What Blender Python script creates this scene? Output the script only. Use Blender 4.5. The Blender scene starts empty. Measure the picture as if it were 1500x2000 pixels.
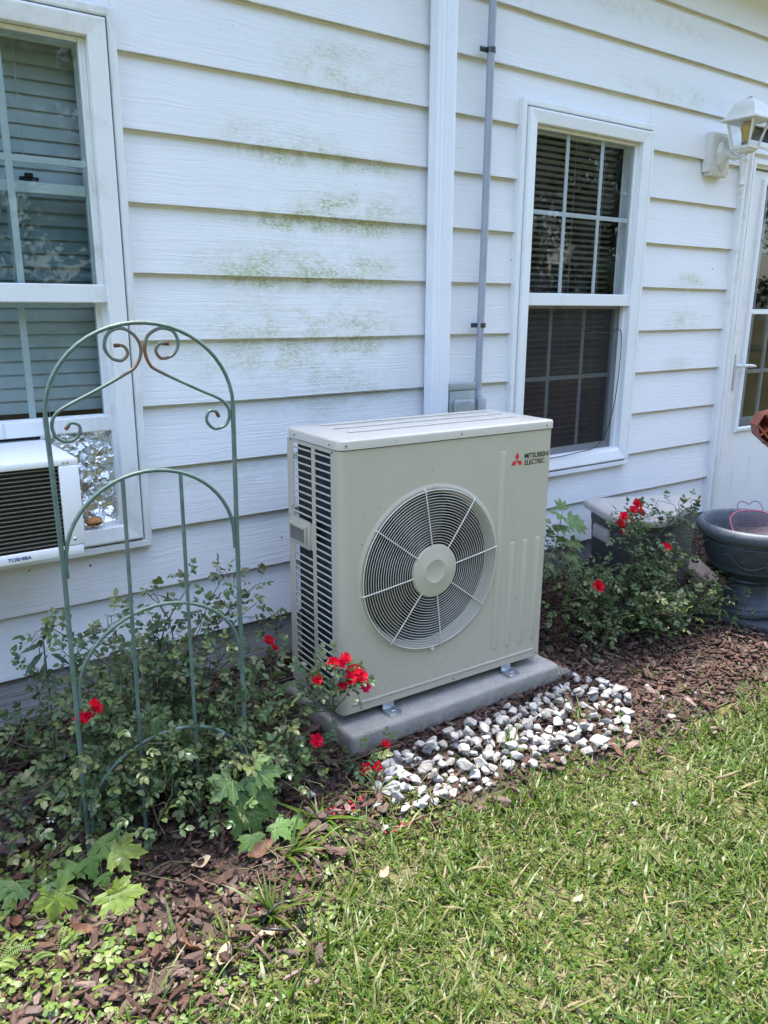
import bpy, bmesh, math, random
import numpy as np
from mathutils import Vector, Matrix, Euler

random.seed(7); rng = np.random.default_rng(7)
R = math.radians
scene = bpy.context.scene
COL = scene.collection

# ------------------------------------------------------------------ camera, sky, sun, exposure
F, YAW, PITCH, ROLL = 1542.2452, 0.6245, -0.2558, 0.0056
CAM = Vector((-0.5566, -2.4783, 1.2677))
fwd = Vector((math.sin(YAW) * math.cos(PITCH), math.cos(YAW) * math.cos(PITCH), math.sin(PITCH)))
rt = Vector((math.cos(YAW), -math.sin(YAW), 0)); up = rt.cross(fwd)
r2 = rt * math.cos(ROLL) + up * math.sin(ROLL); u2 = -rt * math.sin(ROLL) + up * math.cos(ROLL)
cam = bpy.data.cameras.new('camera'); cam_o = bpy.data.objects.new('camera', cam); COL.objects.link(cam_o)
M = Matrix((r2, u2, -fwd)).transposed().to_4x4(); M.translation = CAM
cam_o.matrix_world = M
cam.sensor_fit = 'HORIZONTAL'; cam.sensor_width = 36; cam.lens = F / 1500 * 36
cam.clip_start = 0.05; cam.clip_end = 500
scene.camera = cam_o
SUN_EL, SUN_AZ = 80.0, 10.0       # azimuth measured from +Y (behind the house) towards +X
sd = Vector((math.sin(R(SUN_AZ)) * math.cos(R(SUN_EL)), math.cos(R(SUN_AZ)) * math.cos(R(SUN_EL)), math.sin(R(SUN_EL))))
world = bpy.data.worlds.new('World'); scene.world = world; world.use_nodes = True
wn = world.node_tree; wn.nodes.clear()
sky = wn.nodes.new('ShaderNodeTexSky'); sky.sky_type = 'NISHITA'; sky.sun_disc = False
sky.sun_elevation = R(SUN_EL); sky.sun_rotation = R(SUN_AZ); sky.air_density = 1.0; sky.dust_density = 2.2; sky.ozone_density = 1.0
bg = wn.nodes.new('ShaderNodeBackground'); bg.inputs[1].default_value = 0.15
wo = wn.nodes.new('ShaderNodeOutputWorld')
wn.links.new(sky.outputs[0], bg.inputs[0]); wn.links.new(bg.outputs[0], wo.inputs[0])
sun = bpy.data.lights.new('sun', 'SUN'); sun.energy = 2.0; sun.angle = R(4); sun.color = (1, 0.95, 0.87)
sun_o = bpy.data.objects.new('sun', sun); COL.objects.link(sun_o)
sun_o.rotation_euler = (-sd).to_track_quat('-Z', 'Y').to_euler()
scene.view_settings.view_transform = 'Standard'; scene.view_settings.look = 'None'
scene.view_settings.gamma = 1; scene.view_settings.use_curve_mapping = False
scene.view_settings.exposure = 2.6
scene.render.engine = 'CYCLES'
scene.cycles.max_bounces = 8; scene.cycles.transparent_max_bounces = 16

# ------------------------------------------------------------------ materials
class NT:
    """short hand for building node trees"""
    def __init__(s, name):
        s.m = bpy.data.materials.new(name); s.m.use_nodes = True; s.t = s.m.node_tree; s.t.nodes.clear()
        s.out = s.t.nodes.new('ShaderNodeOutputMaterial')
    def n(s, typ, ins=None, **kw):
        nd = s.t.nodes.new('ShaderNode' + typ)
        for k, v in kw.items(): setattr(nd, k, v)
        for k, v in (ins or {}).items():
            if hasattr(v, 'is_output'): s.t.links.new(v, nd.inputs[k])
            else: nd.inputs[k].default_value = v
        return nd
    def math(s, op, a, b=0.0, c=0.0):
        return s.n('Math', {0: a, 1: b, 2: c}, operation=op).outputs[0]
    def pos(s):
        return s.n('NewGeometry').outputs['Position']
    def map(s, v, scale=(1, 1, 1), loc=(0, 0, 0)):
        return s.n('Mapping', {'Vector': v, 'Scale': scale, 'Location': loc}).outputs[0]
    def noise(s, v, scale, detail=4, rough=0.55, dist=0.0):
        return s.n('TexNoise', {'Vector': v, 'Scale': scale, 'Detail': detail, 'Roughness': rough, 'Distortion': dist}).outputs[0]
    def ramp(s, f, stops):
        nd = s.n('ValToRGB', {0: f}); cr = nd.color_ramp
        while len(cr.elements) < len(stops): cr.elements.new(0.5)
        for e, (p, c) in zip(cr.elements, stops):
            e.position = p; e.color = (c, c, c, 1) if isinstance(c, (int, float)) else (*c, 1)
        return nd.outputs[0]
    def mix(s, f, a, b, blend='MIX'):
        nd = s.n('Mix', data_type='RGBA', blend_type=blend)
        for k, v in ((0, f), (6, a), (7, b)):
            if hasattr(v, 'is_output'): s.t.links.new(v, nd.inputs[k])
            elif k == 0: nd.inputs[0].default_value = v
            else: nd.inputs[k].default_value = (*v, 1)
        return nd.outputs[2]
    def sm(s, v, lo, hi):
        return s.n('MapRange', {0: v, 1: lo, 2: hi, 3: 0.0, 4: 1.0}, interpolation_type='SMOOTHSTEP').outputs[0]
    def bump(s, h, strength=0.3, dist=0.01):
        return s.n('Bump', {'Height': h, 'Strength': strength, 'Distance': dist}).outputs[0]
    def bsdf(s, col, rough=0.5, metal=0.0, normal=None, spec=0.5):
        b = s.n('BsdfPrincipled')
        for k, v in (('Base Color', col), ('Roughness', rough), ('Metallic', metal), ('Specular IOR Level', spec), ('Normal', normal)):
            if v is None: continue
            if hasattr(v, 'is_output'): s.t.links.new(v, b.inputs[k])
            else: b.inputs[k].default_value = (*v, 1) if k == 'Base Color' else v
        s.last = b
        return b.outputs[0]
    def done(s, sh):
        s.t.links.new(sh, s.out.inputs[0]); return s.m

def simple(name, col, rough=0.5, metal=0.0, var=0.08, nscale=14, bump=0.0, bscale=200, spec=0.5):
    t = NT(name); p = t.pos()
    n = t.noise(p, nscale, 4)
    c = t.mix(t.math('MULTIPLY', t.sm(n, 0.35, 0.75), 1.0), col, tuple(max(0, x * (1 - var * 2)) for x in col))
    nm = t.bump(t.noise(p, bscale, 3), bump, 0.003) if bump else None
    rr = t.n('MapRange', {0: t.noise(p, nscale * 3, 3), 3: max(0.02, rough - 0.06), 4: min(1, rough + 0.08)}).outputs[0]
    return t.done(t.bsdf(c, rr, metal, nm, spec))

Z0, S = 2.1717, 0.2032            # butt line of course k lies at Z0 - k*S

def mat_siding():
    t = NT('painted_siding'); p = t.pos()
    sep = t.n('SeparateXYZ', {0: p}); x, z = sep.outputs[0], sep.outputs[2]
    fr = t.math('FRACT', t.math('DIVIDE', t.math('SUBTRACT', z, Z0 - 20 * S), S))      # 0 at the butt edge, 1 at the lap above
    oi = t.n('ObjectInfo').outputs['Random']
    off = t.n('CombineXYZ', {0: t.math('MULTIPLY', oi, 37.0), 1: t.math('MULTIPLY', oi, 11.0), 2: 0.0}).outputs[0]
    pv = t.n('VectorMath', {0: p, 1: off}, operation='ADD').outputs[0]
    warp = t.n('VectorMath', {0: pv, 1: t.n('VectorMath', {0: t.n('TexNoise', {'Vector': pv, 'Scale': 5.0, 'Detail': 2.0}).outputs[1], 1: (0, 0, 0.03)}, operation='MULTIPLY').outputs[0]}, operation='ADD').outputs[0]
    g1 = t.noise(t.map(warp, (2.2, 2.2, 95)), 1.6, 5, 0.6)
    g2 = t.noise(t.map(warp, (7, 7, 330)), 1.2, 3, 0.6)
    grain = t.math('ADD', t.math('MULTIPLY', g1, 0.7), t.math('MULTIPLY', g2, 0.3))
    lines = t.sm(grain, 0.40, 0.31)
    base = t.mix(t.noise(t.map(p, (1.2, 1, 3)), 2.0, 3), (0.80, 0.80, 0.805), (0.755, 0.76, 0.77))
    base = t.mix(t.math('MULTIPLY', lines, 0.27), base, (0.46, 0.48, 0.51))
    # mildew: patches where the wall stays damp
    spots = [(1.10, 1.60, .24, .06, 1.), (0.80, 1.385, .34, .075, .75), (1.18, 1.385, .12, .06, .7), (0.72, 1.14, .42, .13, .5), (1.13, 1.16, .16, .1, .6),
             (1.05, 2.03, .26, .12, .55), (0.78, 1.80, .3, .05, .4), (3.15, 1.385, .17, .05, .9), (3.12, 1.205, .19, .06, .6),
             (3.10, 0.975, .14, .05, .5), (0.92, 1.23, .5, .6, .22), (1.05, 0.95, .3, .12, .35), (1.0, 1.745, .4, .04, .9), (1.0, 1.545, .42, .045, 1.0), (0.9, 1.345, .4, .035, .8), (0.6, 0.7, .4, .06, .35), (2.6, 2.5, .8, .05, .4), (2.9,2.22,.5,.06,.4)]
    acc = None
    for (cx, cz, wx, wz, a) in spots:
        d = t.n('VectorMath', {0: t.n('VectorMath', {0: p, 1: (cx, 0, cz)}, operation='SUBTRACT').outputs[0], 1: (1 / wx, 0, 1 / wz)}, operation='MULTIPLY').outputs[0]
        l = t.n('VectorMath', {0: d}, operation='LENGTH').outputs['Value']
        v = t.math('MULTIPLY', t.sm(l, 1.35, 0.1), a)
        acc = v if acc is None else t.math('ADD', acc, v)
    nb = t.noise(t.map(p, (1, 1, 1.5)), 9, 5, 0.65)
    nf = t.noise(t.map(p, (1, 1, 2.2)), 60, 5, 0.75)
    mil = t.math('MULTIPLY', t.math('MINIMUM', acc, 1.0), t.sm(nb, 0.34, 0.62))
    mil = t.math('MULTIPLY', mil, t.math('ADD', t.math('MULTIPLY', t.sm(nf, 0.35, 0.65), 0.7), t.math('MULTIPLY', lines, 0.5)))
    base = t.mix(t.math('MULTIPLY', t.math('MULTIPLY', t.math('MINIMUM', acc, 1.0), t.sm(t.noise(t.map(p, (6, 1, 1.6)), 1.6, 4, 0.6), 0.36, 0.66)), 0.28), base, (0.50, 0.54, 0.33))
    base = t.mix(t.math('MINIMUM', t.math('MULTIPLY', mil, 1.5), 0.88), base, (0.33, 0.37, 0.13))
    # streaky grime hanging below each lap
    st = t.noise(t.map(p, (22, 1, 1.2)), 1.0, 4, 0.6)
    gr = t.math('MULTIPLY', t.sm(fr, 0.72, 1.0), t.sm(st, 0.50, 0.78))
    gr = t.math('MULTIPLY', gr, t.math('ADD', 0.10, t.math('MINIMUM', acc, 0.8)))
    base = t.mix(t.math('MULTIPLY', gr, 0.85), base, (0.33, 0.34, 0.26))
    edge = t.math('MULTIPLY', t.sm(fr, 0.035, 0.0), t.sm(t.noise(t.map(p, (8, 1, 8)), 1.0, 4), 0.42, 0.7))
    base = t.mix(t.math('MULTIPLY', edge, 0.5), base, (0.42, 0.42, 0.33))
    und = t.sm(t.n('SeparateXYZ', {0: t.n('NewGeometry').outputs['True Normal']}).outputs[2], -0.5, -0.9)  # downward faces tinted olive: mildew, with lap shade deepened in the colour
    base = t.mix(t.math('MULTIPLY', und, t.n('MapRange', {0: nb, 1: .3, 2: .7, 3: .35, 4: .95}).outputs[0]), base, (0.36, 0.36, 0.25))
    sp = t.sm(t.noise(p, 55, 1, 0.2), 0.835, 0.86)
    base = t.mix(sp, base, (0.12, 0.10, 0.08))
    h = t.math('ADD', grain, t.math('MULTIPLY', nf, 0.1))
    return t.done(t.bsdf(base, 0.52, 0, t.bump(h, 0.42, 0.007), 0.35))

def mat_weathered():
    t = NT('weathered_wood'); p = t.pos()
    g = t.noise(t.map(p, (2, 2, 90)), 1.8, 6, 0.65)
    c = t.ramp(g, [(0.3, (0.13, 0.12, 0.105)), (0.5, (0.33, 0.32, 0.30)), (0.72, (0.50, 0.50, 0.49))])
    c = t.mix(t.sm(t.noise(p, 6, 4), 0.5, 0.75), c, (0.19, 0.17, 0.14))
    return t.done(t.bsdf(c, 0.8, 0, t.bump(g, 0.7, 0.008), 0.2))

def mat_vinyl(name, col, rough=0.4, dirt=0.25, dcol=(0.38, 0.37, 0.30)):
    t = NT(name); p = t.pos()
    n = t.sm(t.noise(p, 9, 6, 0.7), 0.52, 0.78)
    n2 = t.sm(t.noise(t.map(p, (30, 30, 3)), 1.0, 4, 0.6), 0.55, 0.8)
    c = t.mix(t.math('MULTIPLY', t.math('MAXIMUM', n, n2), dirt), col, dcol)
    return t.done(t.bsdf(c, t.n('MapRange', {0: t.noise(p, 25, 3), 3: rough - .05, 4: rough + .12}).outputs[0], 0, None, 0.4))

def mat_glass(name, tint=(1, 1, 1), refl=1.0):
    t = NT(name)
    tr = t.n('BsdfTransparent', {0: (*tint, 1)}); gl = t.n('BsdfGlossy', {0: (1, 1, 1, 1), 1: 0.015})
    nm = t.bump(t.noise(t.pos(), 2.0, 1), 0.012, 0.02); t.t.links.new(nm, gl.inputs['Normal'])
    g = t.n('NewGeometry')
    c = t.math('ABSOLUTE', t.n('VectorMath', {0: g.outputs['Incoming'], 1: g.outputs['Normal']}, operation='DOT_PRODUCT').outputs['Value'])
    s5 = t.math('POWER', t.math('SUBTRACT', 1.0, c), 5.0)
    f = t.math('MINIMUM', t.math('MULTIPLY', t.math('ADD', t.math('MULTIPLY', s5, 0.92), 0.055), refl), 1.0)
    # thin dust film
    du = t.n('BsdfDiffuse', {0: (0.6, 0.62, 0.62, 1)})
    dn = t.math('MULTIPLY', t.sm(t.noise(t.pos(), 7, 6, 0.7), 0.4, 0.8), 0.05)
    m1 = t.n('MixShader', {0: dn, 1: tr.outputs[0], 2: du.outputs[0]})
    return t.done(t.n('MixShader', {0: f, 1: m1.outputs[0], 2: gl.outputs[0]}).outputs[0])

def mat_leaf(name, cols, rough=0.45, trans=0.25, spots=None, spec=0.5):
    """cols: ramp over the per-leaf random value"""
    t = NT(name)
    at = t.n('Attribute', attribute_name='rnd'); oi = t.n('ObjectInfo')
    f = t.math('FRACT', t.math('ADD', at.outputs['Fac'], oi.outputs['Random']))
    c = t.ramp(f, [(i / (len(cols) - 1), k) for i, k in enumerate(cols)])
    p = t.pos()
    c = t.mix(t.math('MULTIPLY', t.sm(t.noise(p, 90, 3), 0.4, 0.7), 0.35), c, tuple(x * 1.5 for x in cols[len(cols) // 2]))
    if spots: c = t.mix(t.sm(t.noise(p, 42, 4, 0.6), 0.6, 0.72), c, spots)
    b = t.bsdf(c, rough, 0, t.bump(t.noise(p, 160, 2), 0.25, 0.002), spec)
    if trans:
        tc = t.mix(0.6, c, (0.35, 0.45, 0.08), 'MIX')
        b = t.n('MixShader', {0: trans, 1: b, 2: t.n('BsdfTranslucent', {0: c}).outputs[0]}).outputs[0]
    return t.done(b)

def mat_var(name, cols, rough=0.8, nscale=60, bump=0.4, bscale=120, stretch=(1, 1, 1), spec=0.3):
    t = NT(name)
    at = t.n('Attribute', attribute_name='rnd'); oi = t.n('ObjectInfo')
    f = t.math('FRACT', t.math('ADD', at.outputs['Fac'], oi.outputs['Random']))
    c = t.ramp(f, [(i / (len(cols) - 1), k) for i, k in enumerate(cols)])
    p = t.map(t.pos(), stretch)
    n = t.noise(p, nscale, 5, 0.65)
    c = t.mix(t.sm(n, 0.35, 0.7), t.mix(0.45, c, (0, 0, 0)), c)
    return t.done(t.bsdf(c, rough, 0, t.bump(t.noise(p, bscale, 4), bump, 0.004), spec))

MAT = {}
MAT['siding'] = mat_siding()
MAT['weathered'] = mat_weathered()
MAT['vinyl'] = mat_vinyl('white_vinyl', (0.77, 0.79, 0.80), 0.38, 0.18)
MAT['vinyl_dirty'] = mat_vinyl('white_trim_dirty', (0.74, 0.755, 0.75), 0.42, 0.5)
MAT['downspout'] = mat_vinyl('white_aluminium', (0.74, 0.77, 0.82), 0.33, 0.12)
MAT['door_paint'] = mat_vinyl('door_paint', (0.74, 0.745, 0.76), 0.4, 0.42, (0.42, 0.42, 0.30))
MAT['glass'] = mat_glass('window_glass', (0.72, 0.76, 0.76), 0.8)
MAT['glass_teal'] = mat_glass('tinted_window_glass', (0.62, 0.70, 0.70), 0.42)
MAT['glass_dark'] = mat_glass('dark_door_glass', (0.42, 0.46, 0.48), 0.7)
MAT['lamp_glass'] = mat_glass('lantern_glass', (0.9, 0.92, 0.92), 0.8)
MAT['blind_grey'] = simple('grey_blind', (0.48, 0.48, 0.465), 0.5)
MAT['blind_white'] = simple('white_blind', (0.62, 0.65, 0.66), 0.45)
MAT['room'] = simple('dark_room', (0.03, 0.026, 0.024), 0.9)
MAT['dark'] = simple('black_gap', (0.012, 0.012, 0.013), 0.7)
MAT['rubber'] = simple('black_plastic', (0.015, 0.015, 0.016), 0.4)
MAT['steel'] = simple('zinc_steel', (0.62, 0.64, 0.66), 0.32, 0.9)
MAT['pvc_grey'] = simple('grey_pvc', (0.33, 0.36, 0.42), 0.42, 0, 0.06)
MAT['box_grey'] = simple('grey_electrical_box', (0.30, 0.34, 0.34), 0.38, 0, 0.1)
MAT['clamp'] = simple('dark_clamp', (0.10, 0.11, 0.12), 0.4, 0.8)
MAT['beige'] = simple('beige_enamel', (0.40, 0.385, 0.315), 0.30, 0, 0.012, 3, 0.06, 900)
MAT['beige_lid'] = simple('beige_lid_enamel', (0.47, 0.455, 0.40), 0.24, 0, 0.012, 3, 0.06, 900)
def mat_enamel(name, col):
    t = NT(name); p = t.pos(); z = t.n('SeparateXYZ', {0: p}).outputs[2]
    dust = t.math('MULTIPLY', t.sm(t.noise(t.map(p, (1, 1, .5)), 5, 6, 0.7), 0.42, 0.8), 0.13)
    run = t.math('MULTIPLY', t.sm(t.noise(t.map(p, (38, 38, 1.6)), 1.0, 4, 0.6), 0.58, 0.82), 0.16)
    splash = t.math('MULTIPLY', t.math('MULTIPLY', t.sm(t.noise(p, 60, 5, 0.75), 0.50, 0.68), t.sm(z, 0.30, 0.02)), 0.45)
    c = t.mix(t.math('MAXIMUM', t.math('MAXIMUM', dust, run), splash), col, (0.27, 0.25, 0.20))
    spk = t.sm(t.noise(p, 85, 1, 0.2), 0.80, 0.83)
    c = t.mix(t.math('MULTIPLY', spk, 0.7), c, (0.15, 0.14, 0.11))
    rr = t.n('MapRange', {0: t.noise(p, 18, 4), 3: 0.24, 4: 0.42}).outputs[0]
    return t.done(t.bsdf(c, rr, 0, t.bump(t.noise(p, 900, 2), 0.06, 0.003), 0.5))
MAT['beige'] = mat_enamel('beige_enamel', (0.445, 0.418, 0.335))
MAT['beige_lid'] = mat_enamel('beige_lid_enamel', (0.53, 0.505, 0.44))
MAT['guard'] = simple('guard_wire', (0.54, 0.525, 0.46), 0.3, 0, 0.02)
MAT['fan_dark'] = simple('fan_blade', (0.012, 0.012, 0.013), 0.35)
MAT['shroud'] = simple('grey_shroud', (0.05, 0.053, 0.056), 0.3)
MAT['black'] = simple('fan_cavity', (0.004, 0.004, 0.0045), 0.6)
MAT['coil'] = simple('blue_coil_fins', (0.015, 0.05, 0.085), 0.35, 0.3, 0.3, 30)
MAT['coil_dark'] = simple('dark_coil', (0.02, 0.022, 0.025), 0.5)
MAT['logo_red'] = simple('red_print', (0.52, 0.02, 0.03), 0.4, 0, 0.0)
MAT['logo_black'] = simple('black_print', (0.012, 0.012, 0.014), 0.4, 0, 0.0)
MAT['logo_blue'] = simple('blue_print', (0.01, 0.05, 0.22), 0.4, 0, 0.0)
MAT['ac_white'] = mat_vinyl('white_appliance', (0.80, 0.81, 0.83), 0.35, 0.12)
MAT['grille_fin'] = simple('grille_fin', (0.17, 0.16, 0.13), 0.4, 0.2)
MAT['trellis'] = None
def mat_trellis():
    t = NT('green_painted_iron'); p = t.pos()
    c = t.mix(t.sm(t.noise(p, 30, 4), 0.4, 0.7), (0.075, 0.125, 0.108), (0.115, 0.17, 0.15))
    z = t.n('SeparateXYZ', {0: p}).outputs[2]
    d = t.n('VectorMath', {0: t.n('VectorMath', {0: p, 1: (0.062, -0.685, 1.15)}, operation='SUBTRACT').outputs[0]}, operation='LENGTH').outputs['Value']
    r = t.math('MULTIPLY', t.sm(d, 0.10, 0.015), t.sm(t.noise(p, 45, 4), 0.34, 0.55))
    r = t.math('MAXIMUM', r, t.math('MULTIPLY', t.sm(t.noise(p, 22, 5, 0.7), 0.66, 0.76), 0.8))
    c = t.mix(r, c, (0.17, 0.075, 0.035))
    return t.done(t.bsdf(c, 0.5, 0, t.bump(t.noise(p, 260, 3), 0.2, 0.002), 0.5))
MAT['trellis'] = mat_trellis()
MAT['rust'] = simple('rusty_iron', (0.13, 0.05, 0.025), 0.8, 0, 0.3, 60)
def mat_concrete(name, a, b, sc=1.0):
    t = NT(name); p = t.pos()
    n = t.noise(p, 14 * sc, 6, 0.7); f = t.noise(p, 420, 3, 0.7)
    c = t.mix(t.sm(n, 0.3, 0.7), a, b)
    c = t.mix(t.math('MULTIPLY', t.sm(f, 0.50, 0.64), 0.6), c, tuple(x * 0.45 for x in a))
    c = t.mix(t.math('MULTIPLY', t.sm(t.noise(p, 300, 2), 0.60, 0.7), 0.4), c, (0.7, 0.7, 0.7))
    z = t.n('SeparateXYZ', {0: p}).outputs[2]
    sp = t.math('MULTIPLY', t.sm(t.noise(p, 34, 5, 0.75), 0.40, 0.62), t.sm(z, -0.035, -0.09))
    c = t.mix(t.math('MULTIPLY', sp, 0.65), c, (0.12, 0.09, 0.065))
    c = t.mix(t.math('MULTIPLY', t.sm(t.noise(p, 5, 5, 0.7), 0.52, 0.72), 0.35), c, (0.20, 0.20, 0.195))
    pit = t.sm(t.noise(p, 150, 2, 0.5), 0.66, 0.74)
    c = t.mix(t.math('MULTIPLY', pit, 0.6), c, (0.10, 0.10, 0.10))
    h = t.math('SUBTRACT', t.math('ADD', t.math('MULTIPLY', f, 0.7), n), pit)
    return t.done(t.bsdf(c, 0.85, 0, t.bump(h, 0.7, 0.005), 0.25))
MAT['concrete'] = mat_concrete('pad_concrete', (0.39, 0.365, 0.32), (0.30, 0.283, 0.25))
MAT['foundation'] = mat_concrete('foundation_render', (0.30, 0.30, 0.30), (0.24, 0.24, 0.23))
MAT['paver'] = mat_concrete('old_paver', (0.26, 0.25, 0.22), (0.20, 0.19, 0.16))
MAT['flagstone'] = mat_concrete('brown_flagstone', (0.27, 0.22, 0.18), (0.18, 0.145, 0.12), 2)
MAT['bin'] = simple('bin_resin', (0.055, 0.055, 0.058), 0.55, 0, 0.05, 8, 0.2, 300)
MAT['bin_lid'] = simple('bin_lid_resin', (0.42, 0.405, 0.38), 0.5, 0, 0.08, 6, 0.2, 300)
MAT['urn'] = simple('urn_resin', (0.032, 0.042, 0.052), 0.5, 0, 0.2, 20, 0.3, 350)
MAT['urn_rim'] = simple('urn_rim_resin', (0.075, 0.093, 0.11), 0.5, 0, 0.2, 60, 0.3, 350)
MAT['pink_wire'] = simple('pink_wire', (0.40, 0.07, 0.14), 0.4)
MAT['mesh_dark'] = simple('dark_mesh_wire', (0.11, 0.045, 0.075), 0.4)
MAT['terracotta'] = simple('terracotta_plastic', (0.32, 0.085, 0.045), 0.45, 0, 0.15, 10)
MAT['bulb'] = simple('amber_bulb', (0.55, 0.36, 0.06), 0.3)
MAT['lamp_white'] = mat_vinyl('lamp_enamel', (0.62, 0.615, 0.58), 0.4, 0.5)
MAT['roof'] = simple('asphalt_shingle', (0.07, 0.065, 0.06), 0.9)
MAT['bark'] = mat_var('bark_mulch', [(0.0387, 0.0189, 0.0138), (0.0989, 0.0499, 0.0344), (0.0559, 0.0284, 0.0206), (0.1290, 0.0791, 0.0602), (0.0731, 0.0344, 0.0241), (0.1720, 0.1247, 0.0989), (0.0473, 0.0241, 0.0189), (0.1118, 0.0533, 0.0327), (0.0774, 0.0533, 0.0430), (0.2150, 0.1505, 0.1247), (0.0645, 0.0310, 0.0224), (0.1548, 0.0989, 0.0791)], 0.8, 45, 0.7, 110)
MAT['stone'] = mat_var('white_marble_stone', [(0.3450, 0.3358, 0.3162), (0.4600, 0.4462, 0.4197), (0.2645, 0.2472, 0.2185), (0.4140, 0.3967, 0.3680), (0.3335, 0.3277, 0.3162), (0.4945, 0.4830, 0.4600)], 0.65, 40, 0.4, 90)
MAT['soil'] = simple('dark_soil', (0.06, 0.040, 0.028), 0.95, 0, 0.3, 25, 0.8, 90)
MAT['ground'] = None
MAT['rose_leaf'] = mat_leaf('rose_leaf', [(0.0440, 0.0798, 0.0294), (0.0734, 0.1207, 0.0420), (0.0335, 0.0650, 0.0251), (0.1154, 0.1574, 0.0504), (0.0472, 0.0881, 0.0335), (0.1679, 0.1941, 0.0577), (0.0525, 0.0965, 0.0356), (0.0892, 0.1259, 0.0440), (0.1259, 0.1049, 0.0525)], 0.34, 0.22, None, 0.38)
MAT['maple_leaf'] = mat_leaf('maple_leaf', [(0.1230, 0.2124, 0.0391), (0.1006, 0.1901, 0.0447), (0.1565, 0.2348, 0.0391)], 0.45, 0.3, None, 0.4)
MAT['maple_yellow'] = mat_leaf('yellow_maple_leaf', [(0.1806, 0.2645, 0.0362), (0.2193, 0.2838, 0.0362)], 0.45, 0.3, (0.16, 0.12, 0.03), 0.4)
MAT['maple_dark'] = mat_leaf('shaded_maple_leaf', [(0.0742, 0.1385, 0.0396), (0.0890, 0.1533, 0.0396)], 0.45, 0.25, None, 0.4)  # darker copy of the maple leaf, shade put into the colour
MAT['purple_leaf'] = mat_leaf('purple_leaf', [(0.050, 0.028, 0.042), (0.065, 0.035, 0.05)], 0.5, 0.1)
MAT['dark_weed'] = mat_leaf('dark_weed', [(0.02, 0.042, 0.022), (0.028, 0.052, 0.026)], 0.45, 0.1, None, 0.3)
MAT['vein'] = simple('leaf_vein', (0.17, 0.24, 0.07), 0.5)
MAT['weed_leaf'] = mat_leaf('weed_leaf', [(0.0480, 0.0960, 0.0240), (0.0900, 0.1500, 0.0240), (0.1260, 0.1740, 0.0288), (0.0660, 0.1140, 0.0288), (0.1440, 0.1560, 0.0360)], 0.45, 0.25)
MAT['stem'] = simple('rose_stem', (0.075, 0.075, 0.035), 0.6, 0, 0.3, 50)
MAT['stem_green'] = simple('green_stem', (0.12, 0.17, 0.05), 0.5, 0, 0.2, 50)
MAT['petal'] = mat_leaf('red_petal', [(0.55, 0.004, 0.022), (0.68, 0.010, 0.035), (0.60, 0.006, 0.04)], 0.5, 0.25, None, 0.25)
MAT['petal_pink'] = mat_leaf('pink_petal', [(0.62, 0.02, 0.11), (0.55, 0.02, 0.08)], 0.5, 0.25, None, 0.25)
MAT['petal_old'] = mat_leaf('fallen_petal', [(0.22, 0.004, 0.02), (0.36, 0.02, 0.05), (0.28, 0.01, 0.03)], 0.6, 0.1, None, 0.2)
MAT['petal_white'] = mat_leaf('white_petal', [(0.75, 0.74, 0.80), (0.78, 0.76, 0.8)], 0.5, 0.2)
MAT['stamen'] = simple('yellow_stamen', (0.6, 0.42, 0.08), 0.6)
MAT['grass'] = mat_leaf('grass_blade', [(0.0176, 0.0546, 0.0044), (0.0458, 0.0968, 0.0062), (0.0704, 0.1144, 0.0088), (0.0264, 0.0748, 0.0053), (0.0810, 0.1126, 0.0132), (0.1100, 0.1162, 0.0352), (0.0458, 0.0924, 0.0070), (0.0299, 0.0774, 0.0053), (0.0924, 0.1056, 0.0246)], 0.42, 0.28, None, 0.36)
MAT['straw'] = mat_leaf('straw', [(0.1395, 0.1170, 0.0612), (0.1890, 0.1620, 0.0900), (0.0990, 0.0765, 0.0360)], 0.7, 0.1, None, 0.2)
MAT['dead_leaf'] = mat_leaf('dead_leaf', [(0.075, 0.030, 0.016), (0.10, 0.043, 0.023), (0.13, 0.066, 0.036)], 0.6, 0.1, None, 0.3)
MAT['tan_leaf'] = mat_leaf('tan_leaf', [(0.34, 0.26, 0.17), (0.30, 0.22, 0.14)], 0.6, 0.1, None, 0.3)
MAT['tree_leaf'] = mat_leaf('tree_leaf', [(0.035, 0.065, 0.022), (0.055, 0.09, 0.03), (0.045, 0.08, 0.025)], 0.5, 0.25)
MAT['tree_bark'] = simple('tree_bark', (0.09, 0.075, 0.06), 0.9)
def mat_foil():
    t = NT('aluminium_foil'); p = t.pos()
    return t.done(t.bsdf((0.68, 0.69, 0.68), 0.13, 1.0, t.bump(t.noise(p, 70, 5, 0.7), 0.35, 0.01)))
MAT['foil'] = mat_foil()
MAT['orange_lump'] = simple('orange_lump', (0.40, 0.18, 0.05), 0.6, 0, 0.3, 40, 0.4, 80)
MAT['cream_lump'] = simple('cream_lump', (0.55, 0.45, 0.36), 0.6, 0, 0.2, 40, 0.4, 80)
def mat_screen():
    t = NT('insect_screen')
    return t.done(t.n('MixShader', {0: 0.56, 1: t.n('BsdfTransparent').outputs[0], 2: t.bsdf((0.010, 0.011, 0.014), 0.6)}).outputs[0])
MAT['screen'] = mat_screen()
def mat_ground():
    t = NT('soil_and_thatch'); p = t.pos()
    c = t.mix(t.sm(t.noise(p, 9, 5), 0.4, 0.65), (0.085, 0.075, 0.035), (0.10, 0.115, 0.035))
    c = t.mix(t.sm(t.noise(p, 60, 4), 0.45, 0.7), c, (0.16, 0.14, 0.075))
    return t.done(t.bsdf(c, 0.95, 0, t.bump(t.noise(p, 120, 4), 0.6, 0.01), 0.1))
MAT['ground'] = mat_ground()

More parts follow.
